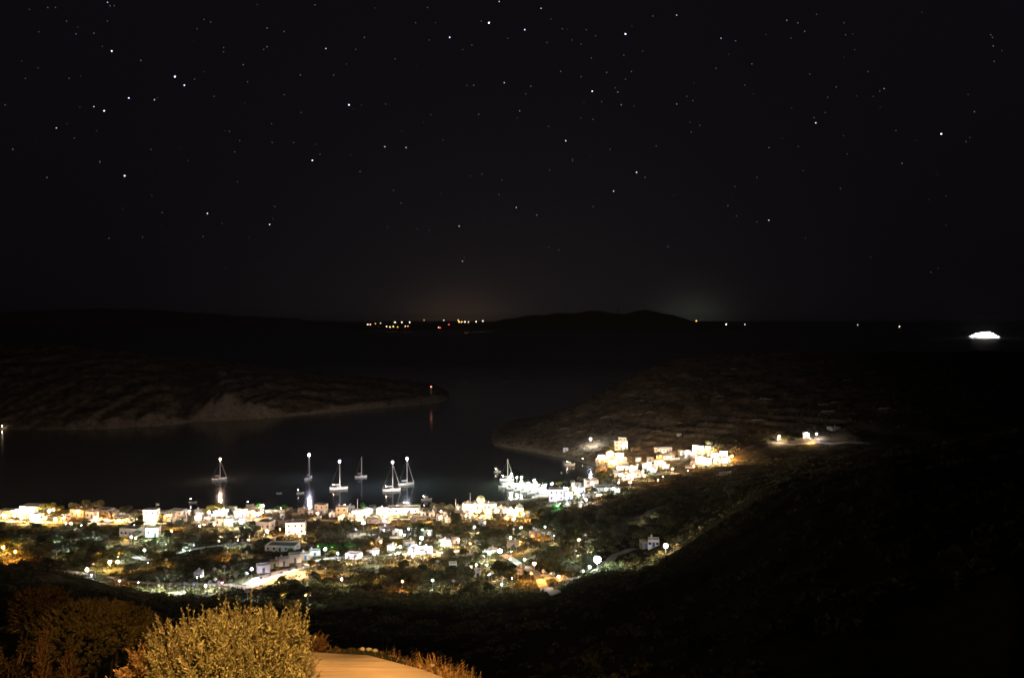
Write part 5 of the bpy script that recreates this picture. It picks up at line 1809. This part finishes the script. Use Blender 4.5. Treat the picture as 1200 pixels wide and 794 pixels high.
# ------------------------------------------------------------------ foreground: road, shrub, grass, lamp
def lane_mat():
    m, nt, out = nmat('brushed_concrete')
    b = nt.nodes.new('ShaderNodeBsdfPrincipled')
    b.inputs['Roughness'].default_value = .85
    tc = nt.nodes.new('ShaderNodeTexCoord')
    mp = nt.nodes.new('ShaderNodeMapping')
    mp.inputs['Scale'].default_value = (.8, 22, 1)
    mp.inputs['Rotation'].default_value = (0, 0, .10)
    no = nt.nodes.new('ShaderNodeTexNoise')
    no.inputs['Scale'].default_value = 1.0
    no.inputs['Detail'].default_value = 5
    n2 = nt.nodes.new('ShaderNodeTexNoise')
    n2.inputs['Scale'].default_value = 1.3
    n2.inputs['Detail'].default_value = 6
    nt.links.new(tc.outputs['Object'], mp.inputs[0])
    nt.links.new(mp.outputs[0], no.inputs['Vector'])
    nt.links.new(tc.outputs['Object'], n2.inputs['Vector'])
    ad = nt.nodes.new('ShaderNodeMath')
    ad.operation = 'ADD'
    nt.links.new(no.outputs['Fac'], ad.inputs[0])
    nt.links.new(n2.outputs['Fac'], ad.inputs[1])
    cr = nt.nodes.new('ShaderNodeValToRGB')
    cr.color_ramp.elements[0].position = .40
    cr.color_ramp.elements[1].position = .60
    cr.color_ramp.elements[0].color = (.25, .19, .13, 1)
    cr.color_ramp.elements[1].color = (.40, .31, .22, 1)
    hf = nt.nodes.new('ShaderNodeMath')
    hf.operation = 'MULTIPLY'
    hf.inputs[1].default_value = .5
    nt.links.new(ad.outputs[0], hf.inputs[0])
    nt.links.new(hf.outputs[0], cr.inputs[0])
    nt.links.new(cr.outputs[0], b.inputs['Base Color'])
    bp = nt.nodes.new('ShaderNodeBump')
    bp.inputs['Strength'].default_value = .7
    bp.inputs['Distance'].default_value = .03
    nt.links.new(no.outputs['Fac'], bp.inputs['Height'])
    nt.links.new(bp.outputs[0], b.inputs['Normal'])
    nt.links.new(b.outputs[0], out.inputs[0])
    return m


V = []
xs_ = np.arange(-3.6, 12, .15)
for k_, s_ in enumerate((-5.5, -3, -1.5, -.6, -.25, -.18)):
    for x_ in xs_:
        wob = .06 * math.sin(x_ * 4.1) + .05 * math.sin(x_ * 9.3 + 1) if k_ == 5 else 0
        V.append((x_, float(edge_y(x_)) + s_ + wob, 111.50 - (.09 if k_ == 5 else 0)))
tag(obj('road', np_mesh('road', np.array(V), grid_faces(6, len(xs_)), lane_mat(), True)), kind='structure')


def bush_mesh(name, mat, seed, size, n_twig, n_leaf, leaf, width=.30, upward=.6, twig_len=(.16, .34), bottom=-.1):
    """upright leafy twigs over an uneven dome: every leaf is two folded triangles"""
    r = np.random.default_rng(seed)
    sx, sy, sz = size
    d = r.normal(size=(n_twig, 3))
    d /= np.linalg.norm(d, axis=1)[:, None]
    d[:, 2] = np.where(d[:, 2] < bottom, -d[:, 2], d[:, 2])
    bump = 1 + .17 * np.sin(5 * d[:, 0] + 2 + seed) * np.sin(4 * d[:, 1] + 1) + .10 * np.sin(9 * d[:, 0] + 3 * d[:, 2]) + .05 * np.clip(r.normal(size=n_twig), -1.2, 1.2)
    lvl = r.uniform(.62, 1.0, n_twig) ** .7
    base = d * np.array([sx, sy, sz]) * (bump * lvl)[:, None]
    ax = d * np.array([1 / sx, 1 / sy, 1 / sz])
    ax /= np.linalg.norm(ax, axis=1)[:, None]
    ax = ax * (1 - upward) + np.array([0, 0, upward]) + np.clip(r.normal(scale=.22, size=d.shape), -.35, .35)
    ax /= np.linalg.norm(ax, axis=1)[:, None]
    tl = r.uniform(*twig_len, n_twig) * np.where(r.random(n_twig) < .12, 1.35, 1)
    t = (np.arange(n_leaf) + .5) / n_leaf
    P = base[:, None, :] + ax[:, None, :] * (t[None, :, None] * tl[:, None, None])
    ref = np.cross(ax, r.normal(size=ax.shape))
    ref /= np.linalg.norm(ref, axis=1)[:, None]
    ref2 = np.cross(ax, ref)
    ang = np.arange(n_leaf) * 2.4
    side = ref[:, None, :] * np.cos(ang)[None, :, None] + ref2[:, None, :] * np.sin(ang)[None, :, None]
    ld = side * .75 + ax[:, None, :] * (.55 + .5 * t[None, :, None]) + r.normal(scale=.15, size=P.shape)
    ld /= np.linalg.norm(ld, axis=2)[:, :, None]
    wv = np.cross(ld, ax[:, None, :] + r.normal(scale=.3, size=P.shape))
    wv /= np.linalg.norm(wv, axis=2)[:, :, None] + 1e-9
    L = leaf * r.uniform(.7, 1.25, P.shape[:2])[:, :, None] * (1 - .45 * t[None, :, None])
    up = np.cross(wv, ld)
    tip = P + ld * L
    mid = P + ld * L * .5
    a = mid + wv * L * width * .5 + up * L * .06
    b = mid - wv * L * width * .5 + up * L * .06
    V = np.stack([P, a, tip, b], 2).reshape(-1, 3)
    F = np.arange(len(V)).reshape(-1, 4)
    # twigs: thin three-sided stems
    m = MB()
    for i in range(0, n_twig, 2):
        m.tube(base[i] * .9, base[i] + ax[i] * tl[i], .0045 * leaf / .04, .002 * leaf / .04, 3, False)
    return np_mesh(name, V, F, mat), m


fb = empty('roadside_shrub', (-2.64, 7.9, 111.35))
lf, tw_ = bush_mesh('foliage', M['bush'], 3, (.73, .66, .72), 1650, 22, .055, .40, .76, (.16, .32))
fo = obj('foliage', lf, fb)
fo['kind'] = 'stuff'
obj('twigs', tw_.mesh('twigs', M['twig']), fo)['kind'] = 'stuff'
m = MB()
for k in range(9):
    a = k * .7
    m.tube((.1 * math.cos(a), .1 * math.sin(a), -.1), (.55 * math.cos(a), .45 * math.sin(a), .5), .022, .008, 5)
obj('stem', m.mesh('stem', M['bark']), fb)
tag(fb, 'dense rounded shrub with upright leafy twigs lit orange beside the road', 'shrub')


def brush(name, x, y, z, size, seed, label, cat='shrub', n=900, leaf=.12, mat='brush', upward=.35, tl=(.25, .6), bottom=-.1):
    root = empty(name, (x, y, z))
    lf, tw_ = bush_mesh('foliage', M[mat], seed, size, n, 18, leaf, .4, upward, tl, bottom)
    fo = obj('foliage', lf, root)
    fo['kind'] = 'stuff'
    obj('twigs', tw_.mesh('twigs', M['twig']), fo)['kind'] = 'stuff'
    m = MB()
    for k in range(6):
        a = k * 1.05
        m.tube((.15 * math.cos(a), .15 * math.sin(a), -4.5), (size[0] * .5 * math.cos(a), size[1] * .5 * math.sin(a), size[2] * .4), .05, .02, 5)
    obj('stem', m.mesh('stem', M['shaded_bark']), root)
    tag(root, label, cat)


# dim shrubs on the bank below the road
brush('bank_shrub', -8.45, 17.0, 108.62, (1.12, .9, .58), 8, 'broad dim green shrub on the dark bank behind the lit one', n=1300, leaf=.08, bottom=-.35, tl=(.06, .15), mat='brush_green')
brush('bank_shrub', -9.85, 17.6, 108.85, (.55, .5, .5), 9, 'dim brownish shrub between the broad one and the frame edge', n=520, leaf=.08, bottom=-.35, tl=(.06, .15))
brush('bank_tree', -8.6, 14.0, 106.9, (.95, .7, 2.5), 10, 'tall reddish brown bush at the left edge of the photo', n=1700, leaf=.10, upward=.5, tl=(.08, .22))
brush('dry_shrub', -7.0, 13.4, 108.3, (.26, .3, 1.25), 12, 'small rounded rusty shrub in front of the tall brown bush', n=520, leaf=.06, tl=(.05, .14), mat='rust')
brush('dry_shrub', -7.35, 13.2, 108.2, (.10, .15, 1.45), 13, 'narrow upright rusty shrub beside the small rounded one', n=260, leaf=.07, upward=.9, tl=(.2, .4), mat='rust')
brush('dry_shrub', -3.75, 8.5, 111.25, (.16, .2, .28), 14, 'low reddish dry shrub at the foot of the lit shrub', n=160, leaf=.05, mat='dry', tl=(.1, .2))
brush('dry_shrub', -2.12, 9.05, 111.4, (.08, .12, .16), 15, 'rusty dry shrub behind the lit shrub at the road edge', n=200, leaf=.03, mat='rust', tl=(.05, .12))


def tuft(x, y, z, hgt, spread, n, seed, label):
    r = np.random.default_rng(seed)
    V, F = [], []
    for i in range(n):
        a = r.uniform(0, 6.28)
        l = hgt * r.uniform(.45, 1.0)
        lean = spread * r.uniform(.2, 1.0)
        bx, by = r.normal(scale=.06, size=2)
        dx_, dy_ = math.cos(a), math.sin(a)
        w = .006
        prev = None
        for s_ in range(4):
            t = s_ / 3
            px_, py_, pz_ = bx + dx_ * lean * t ** 1.7, by + dy_ * lean * t ** 1.7, l * (t - .18 * t * t) - .05
            ww = w * (1 - t * .85)
            k = len(V)
            V += [(px_ - dy_ * ww, py_ + dx_ * ww, pz_), (px_ + dy_ * ww, py_ - dx_ * ww, pz_)]
            if s_:
                F.append((k - 2, k - 1, k + 1, k))
        if i % 4 == 0:
            k = len(V)
            for q_ in range(3):
                o_ = .012
                c = (px_, py_, pz_ + .03 * q_)
                V += [(c[0] - o_, c[1], c[2] - .015), (c[0], c[1] + o_, c[2]), (c[0] + o_, c[1], c[2] + .015), (c[0], c[1] - o_, c[2])]
                F.append((len(V) - 4, len(V) - 3, len(V) - 2, len(V) - 1))
    root = obj('dry_grass_tuft', np_mesh('dry_grass_tuft', np.array(V), np.array(F), M['dry']), None, (x, y, z))
    tag(root, label, 'grass tuft', 'dry grass tufts on the road edge', 'thing')


for i, (u_, v_, hh, lab) in enumerate([
        (457, 771, .11, 'low straw tuft on the road edge behind the pale stones'), (463, 776, .09, 'short straw tuft just right of the low one'), (484, 781, .06, 'tiniest straw tuft midway along the road edge'),
        (499, 789, .20, 'slim tall tuft with one upright stalk'), (506, 792, .11, 'bushy low tuft right of the slim tall one'), (514, 791, .13, 'thick orange tuft in the middle of the roadside clump'),
        (523, 793, .13, 'thick orange tuft right of the middle of the clump'), (538, 791, .19, 'tallest spiky tuft near the end of the roadside grass'), (545, 794, .15, 'spiky tuft next to the tallest one'), (556, 799, .10, 'last low tuft at the end of the roadside grass'), (531, 794, .12, 'low tuft left of the tallest spiky one'), (390, 766, .04, 'short tuft beside the lit shrub at the road top'), (550, 798, .13, 'tuft between the spiky pair and the last one')]):
    x_ = (u_ - 600) / 1000 * 8.8
    e_ = float(edge_y(x_)) + .02
    x_ = (u_ - 600) / 1000 * e_
    for q_ in range(1):
        tuft(x_, e_, 111.40, hh * 1.25, hh * .55, 50, 30 + i, lab)

for i, (u_, v_, lab) in enumerate([(419, 768, 'small pale stone at the road edge, first of the row'), (427, 769, 'flat pale stone in the middle of the row'), (435, 769.5, 'small pale stone at the end of the row by the grass'), (508, 789, 'pale stone lying among the dry grass')]):
    x_ = (u_ - 600) / 1000 * 8.85
    e_ = float(edge_y(x_)) - .02
    me = ico_mesh('stone', M['stone'], 2)
    for vv in me.vertices:
        f = 1 + .25 * math.sin(7 * vv.co.x + i) * math.sin(5 * vv.co.y + 2 * i)
        vv.co = vv.co * f
    o = obj('roadside_stone', me, None, (x_, e_, 111.47), (.028, .022, .016))
    tag(o, lab, 'stone', 'pale stones at the road edge')

# strip of short dry grass along the verge (uncountable)
V, F = [], []
for i in range(2600):
    x_ = random.uniform(-5.5, 2.5)
    s_ = abs(random.gauss(0, .18)) - .12
    y_ = float(edge_y(x_)) + s_
    z_ = 111.42 - .55 * max(s_, 0)
    l = random.uniform(.02, .075)
    a = random.uniform(0, 6.28)
    k = len(V)
    V += [(x_ - .004 * math.cos(a), y_ - .004 * math.sin(a), z_ - .01), (x_ + .004 * math.cos(a), y_ + .004 * math.sin(a), z_ - .01), (x_ + random.uniform(-.03, .03), y_ + random.uniform(-.03, .03), z_ + l)]
    F.append((k, k + 1, k + 2))
tag(obj('verge_grass', np_mesh('verge_grass', np.array(V), np.array(F), M['dry'])), 'short dry grass along the road edge', 'grass', kind='stuff')

# the sodium street lamp that lights the roadside, standing over the photographer
sl = empty('sodium_street_lamp', (3.6, 1.6, 111.5))
obj('pole', MB().tube((0, 0, -.3), (0, 0, 6.6), .09, .06, 10).mesh('pole', M['metal']), sl)
obj('arm', MB().tube((0, 0, 6.5), (-2.4, .6, 6.95), .05, .04, 8).mesh('arm', M['metal']), sl)
hd = obj('shielded_lamp_head', MB().box(-3.1, -2.3, .45, .8, 6.93, 7.1).box(-2.57, -2.54, .30, 1.75, 6.0, 6.929).box(-3.1, -2.51, .36, .40, 6.6, 6.929).mesh('shielded_lamp_head', M['metal']), sl)  # unseen side panels added to keep lamplight off the right-hand slope
obj('bulb', ico_mesh('bulb', emit_mat('sodium_glow', (1, .53, .17), 33000)), hd, (-2.7, .62, 6.80), (.11, .11, .11))
tag(sl, 'orange street lamp on a bent pole beside the photographer', 'street lamp')

# ------------------------------------------------------------------ haze: thin volume added to stand in for lens bloom round lamps
hz, nt, out = nmat('glow_haze')
pv = nt.nodes.new('ShaderNodeVolumePrincipled')
pv.inputs['Color'].default_value = (.92, .94, 1, 1)
pv.inputs['Density'].default_value = 1.1e-5
pv.inputs['Anisotropy'].default_value = .8
nt.links.new(pv.outputs[0], out.inputs['Volume'])
tag(obj('haze', MB().box(-98000, 98000, -300, 61000, -26, 330).mesh('haze', hz)), 'thin haze added for lamp glow', 'haze', kind='stuff')

resolve_labels()
